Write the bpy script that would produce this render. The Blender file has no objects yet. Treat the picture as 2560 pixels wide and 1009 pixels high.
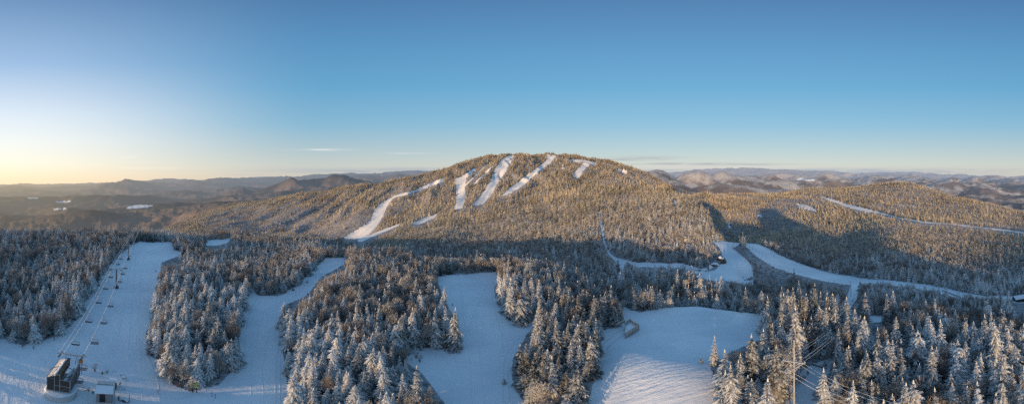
import bpy, math, random
import numpy as np
from mathutils import Vector, Matrix
random.seed(7); RNG = np.random.default_rng(11)
SC = bpy.context.scene
COL = SC.collection
DEG = math.pi/180
PX = 180/2560            # degrees per photo pixel: the panorama spans 180 degrees
Y0 = 450.0               # photo row of eye level
SUN_AZ, SUN_EL = -142.0, 5.4    # clockwise from the view direction (+Y)
LX, LY = math.sin((SUN_AZ+180)*DEG), math.cos((SUN_AZ+180)*DEG)   # horizontal light travel direction
TS = math.tan(SUN_EL*DEG)

# ------------------------------------------------------------------ noise
def _hash(ix, iy, s):
    h = (ix.astype(np.int64)*374761393 + iy.astype(np.int64)*668265263 + s*974634541) & 0xFFFFFFFF
    h = ((h ^ (h >> 13))*1274126177) & 0xFFFFFFFF
    h = ((h ^ (h >> 16))*2246822519) & 0xFFFFFFFF
    return ((h ^ (h >> 15)) & 0xFFFFFF)/float(0xFFFFFF)
def vnoise(x, y, s=0):
    ix, iy = np.floor(x), np.floor(y); fx, fy = x-ix, y-iy
    fx = fx*fx*fx*(fx*(fx*6-15)+10); fy = fy*fy*fy*(fy*(fy*6-15)+10)
    a, b = _hash(ix, iy, s), _hash(ix+1, iy, s); c, d = _hash(ix, iy+1, s), _hash(ix+1, iy+1, s)
    return ((a*(1-fx)+b*fx)*(1-fy)+(c*(1-fx)+d*fx)*fy)*2-1
def fbm(x, y, s=0, o=4):
    v = 0; a = 1; t = 0
    for i in range(o):
        v = v+a*vnoise(x, y, s+i*17); t += a; a *= .5; x, y = x*2.03+5.2, y*2.03+1.7
    return v/t
def sstep(a, b, x):
    t = np.clip((x-a)/(b-a), 0, 1); return t*t*(3-2*t)

# ------------------------------------------------------------------ terrain
def zy(y, D): return D*math.tan((Y0-y)*PX*DEG)
# columns: photo x -> [(distance, row at which the ground shows there) or (distance, None, height)]
FAR_L = [(900, None, -330), (1500, None, -430), (4000, None, -560), (8000, None, -600), (30000, None, -690), (70000, None, -1150)]
def far(*k): return list(k)+[(9000, None, -480), (14000, None, -480), (30000, None, -430), (70000, None, -500)]
NEAR = [(6, None, -47), (40, None, -46.3), (55, None, -46)]
COLS = {
 -150: NEAR+[(150, None, -47), (255, None, -46), (300, None, -56), (500, None, -150)]+FAR_L,
 0:    NEAR+[(150, None, -47), (262, None, -45.5), (305, None, -56), (500, None, -150)]+FAR_L,
 150:  NEAR+[(150, None, -46.5), (268, None, -46), (310, None, -56), (500, None, -150)]+FAR_L,
 300:  NEAR+[(137, None, -46), (255, None, -46.5), (300, None, -55), (500, None, -140), (900, None, -250), (1500, None, -330), (4000, None, -540), (8000, None, -600), (30000, None, -690), (70000, None, -1150)],
 400:  NEAR+[(137, None, -46), (245, None, -47), (330, 592), (420, None, -90), (700, None, -165), (1000, None, -195), (1500, 580), (2600, None, -430), (5000, None, -560), (8000, None, -600), (30000, None, -680), (70000, None, -1100)],
 520:  NEAR+[(137, None, -46.5), (240, None, -51), (320, 606), (430, 580), (560, None, -110), (800, None, -150), (1100, 572), (1500, 548), (2000, 535), (3200, None, -400), (6000, None, -560), (9000, None, -600), (30000, None, -640), (70000, None, -1050)],
 620:  NEAR+[(137, None, -46), (230, None, -53), (330, 606), (420, 588), (520, None, -100), (700, None, -140), (950, 577), (1250, 545), (1700, 515), (2000, 511), (3000, None, -330), (6000, None, -500), (9000, None, -560), (30000, None, -520), (70000, None, -560)],
 700:  NEAR+[(137, None, -46), (220, None, -52), (330, 606), (380, None, -72), (520, None, -108), (700, None, -128), (900, 580), (1150, 540), (1500, 504), (1700, 496), (2800, None, -300), (6000, None, -480), (9000, None, -520), (30000, None, -480), (70000, None, -500)],
 780:  NEAR+[(137, None, -46), (200, None, -48), (300, 616), (370, None, -76), (520, None, -106), (650, None, -120), (800, 586), (1100, 530), (1350, 498), (1550, 482), (2800, None, -300)]+far(),
 860:  NEAR+[(137, None, -46), (189, None, -46), (240, None, -64), (320, 637), (400, 612), (520, None, -98), (650, 592), (1000, 520), (1200, 488), (1400, 472), (2600, None, -300)]+far(),
 1000: NEAR+[(120, None, -46), (190, None, -47.5), (300, 637), (400, 605), (620, 560), (900, 500), (1150, 458), (1280, 449), (2400, None, -250)]+far(),
 1090: NEAR+[(120, None, -46), (160, None, -46), (230, 678), (320, 632), (400, 603), (610, 550), (800, 500), (1080, 450), (1320, 433), (2400, None, -220)]+far(),
 1150: NEAR+[(120, None, -46), (157, None, -46), (230, 678), (320, 631), (400, 603), (600, 545), (760, 500), (1000, 450), (1350, 415), (1500, 412), (2600, None, -220)]+far(),
 1250: NEAR+[(120, None, -46), (157, None, -46), (220, 680), (300, 638), (390, 600), (520, 550), (700, 500), (950, 450), (1450, 393), (1600, 389), (2700, None, -200)]+far(),
 1350: NEAR+[(120, None, -46), (150, None, -46), (210, 677), (280, 640), (360, 600), (480, 550), (660, 500), (920, 450), (1500, 388), (1650, 384), (2700, None, -200)]+far(),
 1500: NEAR+[(100, 800), (125, 760), (185, 700), (240, 660), (265, 640), (310, 600), (400, 550), (560, 500), (850, 450), (1400, 404), (1550, 401), (2600, None, -250)]+far(),
 1620: NEAR+[(98, 802), (117, 766), (127, None, -54), (150, 740), (225, 660), (245, 640), (290, 600), (380, 550), (560, 500), (1000, 454), (1250, 440), (1320, 440), (2200, None, -260)]+far(),
 1670: NEAR+[(96, None, -45.5), (117, 766), (127, None, -54), (150, 737), (205, 680), (230, 655), (255, 630), (295, 590), (360, 553), (560, 505), (1000, 466), (1080, 466), (1900, None, -250)]+far(),
 1720: NEAR+[(95, None, -45.5), (117, 766), (127, None, -54), (150, 735), (185, 700), (205, 680), (225, 661), (260, 620), (300, 575), (340, 556), (500, 508), (640, 493), (680, 493), (830, None, -85), (1000, None, -80), (1220, 495), (1350, 494), (2400, None, -280)]+far(),
 1750: NEAR+[(95, None, -45.5), (116, 767), (126, None, -54), (150, 736), (188, 696), (225, 661), (250, 633), (290, 583), (320, 562), (520, 516), (550, 516), (720, None, -105), (950, None, -90), (1220, 490), (1350, 489), (2400, None, -290)]+far(),
 1770: NEAR+[(95, None, -45.5), (115, 770), (125, None, -54), (150, 738), (190, 693), (225, 660), (245, 640), (275, 600), (300, 575), (430, 534), (460, 534), (600, None, -108), (780, 556), (1000, 512), (1220, 488), (1350, 487), (2300, None, -300)]+far(),
 1795: NEAR+[(95, None, -45.5), (113, 774), (124, None, -55), (150, 738), (190, 692), (245, 640), (290, 604), (320, 590), (340, None, -60), (480, None, -100), (600, 597), (780, 560), (960, 528), (1120, 502), (1220, 489), (1350, 488), (2200, None, -300)]+far(),
 1830: NEAR+[(93, None, -45.5), (111, 779), (123, None, -55.5), (155, 738), (190, 695), (245, 640), (300, 604), (330, None, -68), (480, None, -98), (600, 594), (780, 558), (950, 528), (1120, 500), (1230, 488), (1350, 487), (2200, None, -290)]+far(),
 1870: NEAR+[(90, None, -45.6), (104, 784), (125, None, -57), (170, 735), (205, 697), (240, 640), (290, 608), (325, None, -66), (440, None, -94), (600, 590), (790, 560), (950, 530), (1080, 505), (1220, 488), (1320, 487), (2200, None, -280)]+far(),
 2000: NEAR+[(90, None, -46), (105, 800), (125, 781), (165, 740), (220, 690), (275, 652), (400, 620), (560, 590), (730, 560), (850, 540), (980, 515), (1120, 495), (1500, 478), (1600, 477), (2600, None, -280)]+far(),
 2130: NEAR+[(97, None, -48), (118, 790), (150, 760), (200, 720), (250, 690), (340, 650), (470, 610), (650, 570), (830, 535), (1000, 507), (1200, 482), (1500, 470), (2600, None, -280)]+far(),
 2250: NEAR+[(97, None, -48), (125, 790), (165, 750), (210, 710), (235, 690), (330, 640), (450, 600), (620, 560), (850, 535), (1050, 502), (1300, 462), (1400, 459), (2600, None, -280)]+far(),
 2400: NEAR+[(105, 822), (140, 780), (185, 735), (250, 690), (360, 640), (500, 600), (700, 562), (900, 532), (1200, 500), (1300, 498), (2500, None, -280)]+far(),
 2560: NEAR+[(105, 830), (140, 790), (190, 745), (260, 700), (340, 660), (450, 620), (650, 581), (800, 562), (1100, 530), (1200, 530), (2400, None, -300)]+far(),
 2720: NEAR+[(105, 832), (140, 795), (190, 750), (260, 705), (340, 665), (450, 625), (650, 586), (800, 566), (1100, 545), (1200, 545), (2400, None, -320)]+far(),
}
# far hills: (photo x, distance, top row, half width in photo px, radial half depth m)
HILLS = [
 (215, 3000, 525, 125, 420), (60, 3600, 556, 90, 500), (420, 4300, 510, 260, 700), (640, 3300, 497, 190, 500), (540, 5600, 497, 200, 600),
 (300, 6500, 492, 330, 900), (60, 7000, 497, 200, 800), (700, 5600, 482, 150, 700),
 (318, 13000, 448, 75, 1500), (385, 15000, 455, 120, 1500), (90, 12000, 474, 90, 1500), (30, 16000, 466, 110, 2000), (190, 17000, 464, 110, 2000),
 (480, 15000, 452, 90, 1800), (560, 17000, 446, 120, 2500), (640, 19000, 444, 140, 2500), (720, 21000, 441, 140, 2500), (430, 24000, 447, 160, 3000), (200, 27000, 460, 260, 3000),
 (600, 9500, 471, 130, 1200), (470, 9000, 479, 110, 1000), (690, 7000, 462, 90, 800), (770, 7000, 446, 55, 900), (835, 7000, 436, 60, 900), (730, 6800, 449, 45, 800), (880, 7200, 450, 60, 900), (800, 7000, 443, 110, 900), (850, 6900, 440, 80, 900),
 (980, 15000, 436, 90, 2000), (930, 18000, 437, 120, 2000), (1080, 16000, 437, 80, 2000), (880, 30000, 433, 200, 4000), (1050, 30000, 427, 260, 4000), (700, 34000, 442, 260, 4000),
 (1650, 5200, 418, 80, 800), (1730, 5300, 422, 90, 800), (1800, 5600, 433, 80, 800), (1640, 3700, 452, 130, 600), (1800, 4000, 463, 140, 600), (1960, 4300, 472, 140, 600), (1590, 6000, 426, 60, 900),
 (1920, 6500, 436, 60, 700), (1870, 6200, 441, 50, 700), (2010, 7000, 446, 70, 800), (2110, 6500, 451, 100, 700), (2200, 7500, 446, 80, 800), (2060, 9500, 436, 90, 1000), (2180, 10500, 437, 80, 1200),
 (2300, 8500, 449, 70, 900), (2370, 8000, 459, 90, 800), (2440, 9500, 446, 60, 900), (2380, 12000, 442, 50, 1000), (2500, 10500, 453, 70, 900), (2450, 5000, 484, 90, 600), (2560, 5200, 490, 90, 600), (2590, 9000, 462, 80, 900),
 (1950, 13000, 432, 120, 1500), (2250, 16000, 437, 160, 2000), (2480, 18000, 440, 120, 2000), (2560, 16000, 445, 90, 2000), (2600, 22000, 440, 200, 3000), (2050, 24000, 428, 200, 3000), (1850, 30000, 420, 260, 4000), (2250, 34000, 430, 260, 4000),
]
ND = 900
LOGD = np.linspace(math.log(6), math.log(70000), ND)
_DG = np.exp(LOGD)
def build_base():
    xs = sorted(COLS); rows = []
    for x in xs:
        k = COLS[x]; d = [q[0] for q in k]; z = [zy(q[1], q[0]) if q[1] is not None else q[2] for q in k]
        o = np.argsort(d); d = np.array(d, float)[o]; z = np.array(z)[o]
        # monotone cubic (PCHIP) in log distance
        t = np.log(d); h = np.diff(t); s = np.diff(z)/h; m = np.zeros(len(t))
        for i in range(1, len(t)-1):
            if s[i-1]*s[i] > 0:
                w1, w2 = 2*h[i]+h[i-1], h[i]+2*h[i-1]; m[i] = (w1+w2)/(w1/s[i-1]+w2/s[i])
        m[-1] = s[-1]
        j = np.clip(np.searchsorted(t, LOGD)-1, 0, len(t)-2); u = (LOGD-t[j])/h[j]; u = np.clip(u, 0, 1)
        r = (2*u**3-3*u**2+1)*z[j]+(u**3-2*u**2+u)*h[j]*m[j]+(-2*u**3+3*u**2)*z[j+1]+(u**3-u**2)*h[j]*m[j+1]
        rows.append(r)
    rows = np.array(rows); xs = np.array(xs, float)
    g = np.arange(-200, 2761, 4.0); out = np.zeros((len(g), ND))
    h = np.diff(xs)[:, None]; s = np.diff(rows, axis=0)/h; m = np.zeros_like(rows)
    for i in range(1, len(xs)-1):
        same = s[i-1]*s[i] > 0; w1, w2 = 2*h[i]+h[i-1], h[i]+2*h[i-1]
        with np.errstate(divide='ignore', invalid='ignore'):
            mm = (w1+w2)/(w1/s[i-1]+w2/s[i])
        m[i] = np.where(same, mm, 0)
    j = np.clip(np.searchsorted(xs, g)-1, 0, len(xs)-2); u = np.clip((g-xs[j])/h[j, 0], 0, 1)[:, None]; hh = h[j]
    out = (2*u**3-3*u**2+1)*rows[j]+(u**3-2*u**2+u)*hh*m[j]+(-2*u**3+3*u**2)*rows[j+1]+(u**3-u**2)*hh*m[j+1]
    # far hills
    G, D = np.meshgrid(g, _DG, indexing='ij')
    wob = fbm(G/60+7, np.log(D)*9, 3, 4); wob2 = fbm(G/22, np.log(D)*25, 9, 3)
    soft = out.copy(); con = np.zeros_like(out)
    for (x, d, ty, w, dep) in HILLS:
        top = zy(ty, d)
        fall = np.sqrt(((G-x)/(w*(1.5 if d < 8500 else 1.1)))**2+((D-d)/(dep*1.25))**2+.0001)*(1+.45*wob)
        b = 1/(1+fall**1.7*.9)*(1+.05*wob2*np.minimum(fall, 1))
        foot_ = np.minimum(out, top-40); z = foot_+(top-foot_)*b*(1-.16*np.abs(wob2)*np.minimum(1, fall*1.5))
        if x < 960: con = np.maximum(con, b*(1 if d < 10000 else .6))
        soft = np.maximum(soft, z)
    blend = sstep(1700, 2600, D)
    return g, out*(1-blend)+soft*blend, con*blend
GX, BASE, CONIF = build_base()
SHADE_RIDGE_U = np.array([-330, -300, -280, -250, -110, -97, -75, -60, -56, -47, -43, -40, -33, -26, -18, -4, 2, 17, 40, 56, 64, 74, 84, 96, 135, 148, 158, 172, 182, 245, 300, 700])
SHADE_RIDGE_Z = np.array([-900, -300, -76, -54, -50, -42, -42, -45, -51, -51, -44, -43, -43, -37, -36.8, -36.8, -42, -48, -49, -48, -40, -22, -4, 12, 12, -6, -32, -47, -48, -52, -55, -60])
SHADE_CREST_L = -350.0
def ground(x, y):
    x = np.asarray(x, float); y = np.asarray(y, float)
    D = np.maximum(np.hypot(x, y), 6.5); az = np.degrees(np.arctan2(x, y)); px = np.clip(1280+az/PX, -199, 2759)
    u = (px-GX[0])/4.0; i = np.clip(u.astype(int), 0, len(GX)-2); fu = u-i
    v = (np.log(D)-LOGD[0])/(LOGD[1]-LOGD[0]); j = np.clip(v.astype(int), 0, ND-2); fv = np.clip(v-j, 0, 1)
    z = (BASE[i, j]*(1-fv)+BASE[i, j+1]*fv)*(1-fu)+(BASE[i+1, j]*(1-fv)+BASE[i+1, j+1]*fv)*fu
    amp = np.clip((D-120)*.010, .0, 9)
    gx_, gy_ = x*.8+y*.6, -x*.6+y*.8
    z = z+(.45-2*np.abs(fbm(x/52+fbm(x/150, y/150, 47, 2)*.8, y/420, 41, 3)))*np.clip((D-420)*.022, 0, 13)*(1-.6*sstep(1850, 2000, px))*(1-sstep(1500, 2200, D))
    z = z+fbm(x/(60+D*.05)/1.0, y/(60+D*.05), 21, 3)*amp
    z = z+fbm(x/14, y/14, 5, 3)*.35*sstep(45, 70, D)*(1-sstep(900, 1500, D))
    amp2 = sstep(2300, 5000, D)*np.clip(D*.013, 0, 120)
    wx, wy = fbm(x/2500, y/2500, 61, 3)*900, fbm(x/2500, y/2500, 71, 3)*900
    z = z+(.6-np.abs(fbm((x+wx)/1500, (y+wy)/1500, 31, 5))*2.6)*amp2
    z = z+4.4*np.exp(-((x-28)**2+(y-58)**2)/(2*12.0**2))      # knoll raised on the snow dome so its snow catches the sun
    # unseen ridge added behind the viewpoint, its crest shaped to shade the near slopes
    l = x*LX+y*LY; uu = x*LY-y*LX
    crest = np.interp(uu, SHADE_RIDGE_U, SHADE_RIDGE_Z)+350*TS-8
    r = crest-np.abs(l-SHADE_CREST_L)*.33
    behind = sstep(-150, -190, l)*(D < 1500)
    z = np.where((behind > 0) & (r > z), z+(r-z)*behind, z)
    return z
def conifer_cover(x, y):
    D = np.maximum(np.hypot(x, y), 6.5); px = np.clip(1280+np.degrees(np.arctan2(x, y))/PX, -199, 2759)
    return CONIF[np.clip(((px-GX[0])/4).astype(int), 0, len(GX)-1), np.clip(((np.log(D)-LOGD[0])/(LOGD[1]-LOGD[0])).astype(int), 0, ND-1)]
def proj(x, y, z):
    D = np.hypot(x, y); return 1280+np.degrees(np.arctan2(x, y))/PX, Y0-np.degrees(np.arctan2(z, D))/PX
_RM = np.exp(np.linspace(math.log(20), math.log(40000), 5000))
def hit(px, py, dmin=20, dmax=40000):
    """the first ground point that shows at a photo pixel"""
    a = (px-1280)*PX*DEG; t = math.tan((Y0-py)*PX*DEG); d = _RM[(_RM > dmin) & (_RM < dmax)]
    g = ground(d*math.sin(a), d*math.cos(a)); k = np.nonzero(g >= d*t)[0]
    if not len(k): k = [len(d)-1]
    D = d[k[0]]; x, y = D*math.sin(a), D*math.cos(a)
    return Vector((x, y, float(ground(x, y))))
def at_z(px, py, z):
    a = (px-1280)*PX*DEG; D = z/math.tan((Y0-py)*PX*DEG); return Vector((D*math.sin(a), D*math.cos(a), z))
def at_d(px, D, dz=0.0):
    a = (px-1280)*PX*DEG; x, y = D*math.sin(a), D*math.cos(a); return Vector((x, y, float(ground(x, y))+dz))
def gz(x, y): return float(ground(x, y))

# ------------------------------------------------------------------ open snow (photo outlines, with the distance range they lie in)
def strip(pts):
    L, R = [], []
    for i, (x, y, w) in enumerate(pts):
        a = pts[max(i-1, 0)]; b = pts[min(i+1, len(pts)-1)]; dx, dy = b[0]-a[0], b[1]-a[1]; n = math.hypot(dx, dy) or 1
        L.append((x-dy/n*w/2, y+dx/n*w/2)); R.append((x+dy/n*w/2, y-dx/n*w/2))
    return L+R[::-1]
RUNS = [  # name, dmin, dmax, polygon
 ('lift_run', 30, 300, [(-150,880),(-60,860),(0,842),(60,862),(150,838),(195,795),(215,748),(250,702),(275,662),(300,637),(328,613),(350,605),(430,604),(436,625),(470,632),(405,655),(397,700),(385,740),(385,785),(366,830),(365,882),(400,903),(430,962),(480,978),(545,962),(582,925),(600,880),(600,800),(612,765),(622,732),(618,714),(645,738),(700,738),(745,712),(775,682),(800,657),(812,646),(872,641),(862,660),(805,690),(765,740),(712,762),(700,778),(716,800),(720,830),(706,880),(716,940),(730,1009),(735,1100),(-150,1100)]),
 ('snow_patch', 200, 420, [(505,614),(520,601),(580,594),(570,606),(540,614)]),
 ('middle_run', 30, 185, [(1088,692),(1130,687),(1240,680),(1247,700),(1236,722),(1242,760),(1270,802),(1310,808),(1338,790),(1346,800),(1322,832),(1302,862),(1280,900),(1280,950),(1310,1009),(1330,1100),(1120,1100),(1112,1009),(1090,975),(1060,935),(1015,905),(1030,865),(1090,872),(1142,872),(1157,850),(1142,800),(1112,760),(1100,722)]),
 ('snow_dome', 30, 122, [(1497,828),(1545,815),(1560,800),(1556,770),(1580,772),(1600,780),(1690,764),(1750,764),(1800,770),(1870,780),(1945,797),(1900,807),(1850,827),(1800,852),(1782,882),(1776,920),(1792,950),(1795,1100),(1440,1100),(1470,1009),(1490,940),(1497,880)]),
 ('upper_trail', 180, 520, strip([(1497,528,4),(1502,560,4.5),(1509,600,5),(1522,635,7),(1548,656,10)])),
 ('cross_trail', 150, 330, strip([(1540,652,14),(1600,662,12),(1700,664,12),(1750,680,18),(1790,690,22)])),
 ('link_trail', 100, 260, strip([(1556,660,12),(1550,690,7),(1535,735,8),(1552,765,12),(1575,785,14)])),
 ('hairpin_road', 150, 345, [(1735,692),(1790,672),(1812,650),(1800,620),(1783,603),(1830,600),(1862,608),(1835,618),(1860,640),(1886,668),(1884,690),(1860,700),(1800,702)]),
 ('valley_trail', 120, 360, strip([(1866,603,20),(1900,626,30),(1940,652,34),(2000,674,28),(2060,690,24),(2130,702,22)])),
 ('lower_trail', 120, 360, strip([(2110,701,20),(2200,704,13),(2280,712,12),(2340,723,17),(2400,737,18),(2460,747,14),(2570,749,16)])),
 ('side_trail', 120, 300, strip([(2142,705,24),(2132,740,26),(2112,768,26)])),
 ('valley_clearing', 90, 200, strip([(2130,790,8),(2180,796,20),(2255,799,8)])),
 ('pole_clearing', 30, 90, [(1955,1030),(1975,970),(1990,940),(2035,908),(2078,893),(2074,930),(2052,960),(2045,1030)]),
 ('mountain_run', 500, 1700, [(1272,387),(1286,389),(1264,430),(1242,460),(1226,490),(1206,511),(1181,512),(1200,490),(1224,455),(1239,420),(1254,399)]),
 ('mountain_run', 500, 1700, [(1368,386),(1392,389),(1377,406),(1352,426),(1311,461),(1281,481),(1249,493),(1274,470),(1314,440),(1349,414),(1367,400)]),
 ('mountain_run', 500, 1700, [(1138,445),(1155,440),(1185,420),(1190,425),(1166,445),(1162,470),(1164,495),(1156,521),(1134,526),(1141,490),(1138,460)]),
 ('mountain_run', 500, 1700, strip([(1163,462,4),(1190,438,3),(1216,411,2.5)])), ('mountain_run', 500, 1700, strip([(1184,460,4),(1210,436,3),(1232,414,2.5)])),
 ('mountain_run', 500, 1700, strip([(1424,400,4),(1455,402,6),(1489,409,7)])), ('mountain_run', 500, 1700, strip([(1470,406,12),(1452,424,14),(1438,443,17)])),
 ('mountain_run', 500, 1700, strip([(1407,410,3),(1406,426,4)])), ('mountain_run', 500, 1700, strip([(1540,425,3),(1568,430,6)])),
 ('mountain_run', 430, 1700, [(987,489),(968,515),(958,540),(938,572),(907,598),(856,596),(888,576),(928,552),(933,530),(948,510)]),
 ('mountain_run', 500, 1700, strip([(982,492,7),(1035,478,4),(1060,468,7),(1110,448,10)])),
 ('mountain_run', 430, 1700, [(1028,557),(1060,544),(1092,534),(1088,543),(1060,557),(1033,562)]),
 ('mountain_run', 430, 1700, strip([(895,604,8),(950,580,7),(1000,560,4)])),
 ('hill_trail', 450, 1700, strip([(2055,492,4),(2085,502,6),(2115,513,6),(2140,519,9),(2168,526,7),(2200,532,3),(2250,545,2.4),(2310,555,3.2),(2380,560,2.4),(2470,570,3),(2580,584,3.5)])),
 ('hill_trail', 450, 1700, strip([(1992,510,5),(2015,517,10),(2040,526,6)])),
 ('trail_patch', 400, 1700, strip([(1895,537,4),(1905,541,5)])), ('trail_patch', 300, 1700, strip([(1822,556,5),(1825,572,6)])), ('trail_patch', 300, 1700, strip([(1685,500,5),(1692,512,6)])),
 ('frozen_lake', 4000, 13000, strip([(318,520,4),(335,517,9),(360,516,7),(383,514,3)])), ('frozen_lake', 4000, 13000, strip([(135,523,3),(165,520,4)])), ('frozen_lake', 4000, 13000, strip([(140,505,3),(178,503,4)])),
 ('frozen_lake', 3000, 13000, strip([(88,552,4),(106,552,4)])), ('frozen_lake', 5000, 15000, strip([(70,495,3),(95,496,3)])), ('frozen_lake', 5000, 16000, strip([(1995,446,5),(2035,452,5)])),
]
def in_poly(px, py, poly):
    c = np.zeros(px.shape, bool); n = len(poly)
    for i in range(n):
        x1, y1 = poly[i]; x2, y2 = poly[(i+1) % n]
        if y1 == y2: continue
        k = (y1 > py) != (y2 > py)
        c ^= k & (px < (x2-x1)*(py-y1)/(y2-y1)+x1)
    return c
RUN_NAMES = []
for r in RUNS:
    if r[0] not in RUN_NAMES: RUN_NAMES.append(r[0])
def wobble(x, y, px, py, D):
    sc = np.clip(D/22, 5, 26); a = np.where(D > 420, np.where(px > 1900, .7, 1.7), 3.6)
    return px+fbm(x/sc, y/sc, 201, 3)*a, py+fbm(x/sc, y/sc, 211, 3)*a*.6
def run_id(x, y, z):
    px, py = proj(x, y, z); D = np.hypot(x, y); out = np.full(px.shape, -1, int)
    px, py = wobble(x, y, px, py, D)
    for name, d0, d1, poly in RUNS:
        a = np.array(poly); bb = (px > a[:, 0].min()) & (px < a[:, 0].max()) & (py > a[:, 1].min()) & (py < a[:, 1].max()) & (D > d0) & (D < d1)
        k = np.nonzero(bb)[0]
        if len(k):
            m = in_poly(px[k], py[k], poly); out[k[m]] = RUN_NAMES.index(name)
    return out

# ------------------------------------------------------------------ materials
def mat(name):
    m = bpy.data.materials.new(name); m.use_nodes = True; nt = m.node_tree; nt.nodes.clear()
    return m, nt
class N:
    def __init__(s, nt): s.nt = nt
    def __call__(s, t, ins=None, **kw):
        n = s.nt.nodes.new(t)
        for k, v in kw.items(): setattr(n, k, v)
        for k, v in (ins or {}).items():
            if isinstance(v, bpy.types.NodeSocket): s.nt.links.new(v, n.inputs[k])
            else: n.inputs[k].default_value = v
        return n
    def math(s, op, a, b=None, clamp=False):
        n = s.nt.nodes.new('ShaderNodeMath'); n.operation = op; n.use_clamp = clamp
        for i, v in enumerate((a, b)):
            if v is None: continue
            if isinstance(v, bpy.types.NodeSocket): s.nt.links.new(v, n.inputs[i])
            else: n.inputs[i].default_value = v
        return n.outputs[0]
    def mix(s, f, a, b, blend='MIX'):
        n = s.nt.nodes.new('ShaderNodeMix'); n.data_type = 'RGBA'; n.blend_type = blend
        for i, v in ((0, f), (6, a), (7, b)):
            if isinstance(v, bpy.types.NodeSocket): s.nt.links.new(v, n.inputs[i])
            elif i == 0: n.inputs[i].default_value = v
            else: n.inputs[i].default_value = (*v, 1) if len(v) == 3 else v
        return n.outputs[2]
    def ramp(s, f, stops):
        n = s.nt.nodes.new('ShaderNodeValToRGB'); s.nt.links.new(f, n.inputs[0]); e = n.color_ramp.elements
        while len(e) < len(stops): e.new(.5)
        for q, (p, c) in zip(e, stops): q.position = p; q.color = (*c, 1) if not isinstance(c, (int, float)) else (c, c, c, 1)
        return n.outputs[0]
    def noise(s, vec, scale, detail=3, rough=.55):
        return s('ShaderNodeTexNoise', {'Vector': vec, 'Scale': scale, 'Detail': detail, 'Roughness': rough}).outputs[0]
    def out(s, sh):
        o = s.nt.nodes.new('ShaderNodeOutputMaterial'); s.nt.links.new(sh, o.inputs[0])
def simple(name, col, rough=.7, var=.25, scale=3.0, metal=0.0, frost=0.0, bump=.1):
    m, nt = mat(name); n = N(nt)
    p = n('ShaderNodeNewGeometry'); v = n.noise(p.outputs['Position'], scale, 4)
    c = n.mix(v, tuple(x*(1-var) for x in col), tuple(min(1, x*(1+var)) for x in col))
    if frost:
        z = n('ShaderNodeSeparateXYZ', {0: p.outputs['True Normal']}).outputs[2]
        f = n.math('MULTIPLY', n.math('MULTIPLY', n.math('SUBTRACT', n.math('ADD', z, v), .85), 4, True), frost)
        c = n.mix(f, c, (.8, .82, .86))
    b = n('ShaderNodeBump', {'Height': v, 'Strength': bump, 'Distance': .05})
    bs = n('ShaderNodeBsdfPrincipled', {'Base Color': c, 'Roughness': rough, 'Metallic': metal, 'Normal': b.outputs[0]})
    n.out(bs.outputs[0]); return m

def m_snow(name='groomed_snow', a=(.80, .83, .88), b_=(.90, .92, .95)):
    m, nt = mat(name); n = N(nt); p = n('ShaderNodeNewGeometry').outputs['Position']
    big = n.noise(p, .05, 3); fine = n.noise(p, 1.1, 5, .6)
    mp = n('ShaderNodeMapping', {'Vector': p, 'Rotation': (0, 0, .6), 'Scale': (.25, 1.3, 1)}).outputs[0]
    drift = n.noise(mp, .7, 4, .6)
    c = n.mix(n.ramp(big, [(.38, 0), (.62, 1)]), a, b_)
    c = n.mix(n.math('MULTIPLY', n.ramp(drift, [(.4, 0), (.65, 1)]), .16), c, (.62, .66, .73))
    h = n.math('ADD', n.math('MULTIPLY', drift, .9), n.math('MULTIPLY', fine, .35))
    tr = n('ShaderNodeAttribute', attribute_name='track').outputs['Fac']
    h = n.math('SUBTRACT', h, n.math('MULTIPLY', tr, .7))
    c = n.mix(n.math('MULTIPLY', tr, .34), c, (.62, .66, .74))
    rough_w = n('ShaderNodeAttribute', attribute_name='rough').outputs['Fac']
    st = n.math('ADD', .2, n.math('MULTIPLY', rough_w, .9))
    b = n('ShaderNodeBump', {'Height': h, 'Strength': st, 'Distance': .45})
    bs = n('ShaderNodeBsdfPrincipled', {'Base Color': c, 'Roughness': .65, 'Normal': b.outputs[0], 'Specular IOR Level': .2})
    n.out(bs.outputs[0]); return m
def m_floor():
    m, nt = mat('shade_toned_floor_snow'); n = N(nt); p = n('ShaderNodeNewGeometry').outputs['Position']
    a = n.noise(p, .5, 4, .6); b2 = n.noise(p, .07, 3)
    f = n.ramp(a, [(.42, 0.0), (.62, 1.0)])
    c = n.mix(f, (.46, .48, .52), (.17, .145, .13))  # snow darkened for the shade between trees, mottled brown as twig litter
    c = n.mix(n.math('MULTIPLY', b2, .35), c, (.24, .20, .18))
    b = n('ShaderNodeBump', {'Height': a, 'Strength': .5, 'Distance': .6})
    bs = n('ShaderNodeBsdfDiffuse', {'Color': c, 'Normal': b.outputs[0]}); n.out(bs.outputs[0]); return m
HAZE_L, HAZE_R = 26000.0, 42000.0
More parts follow.
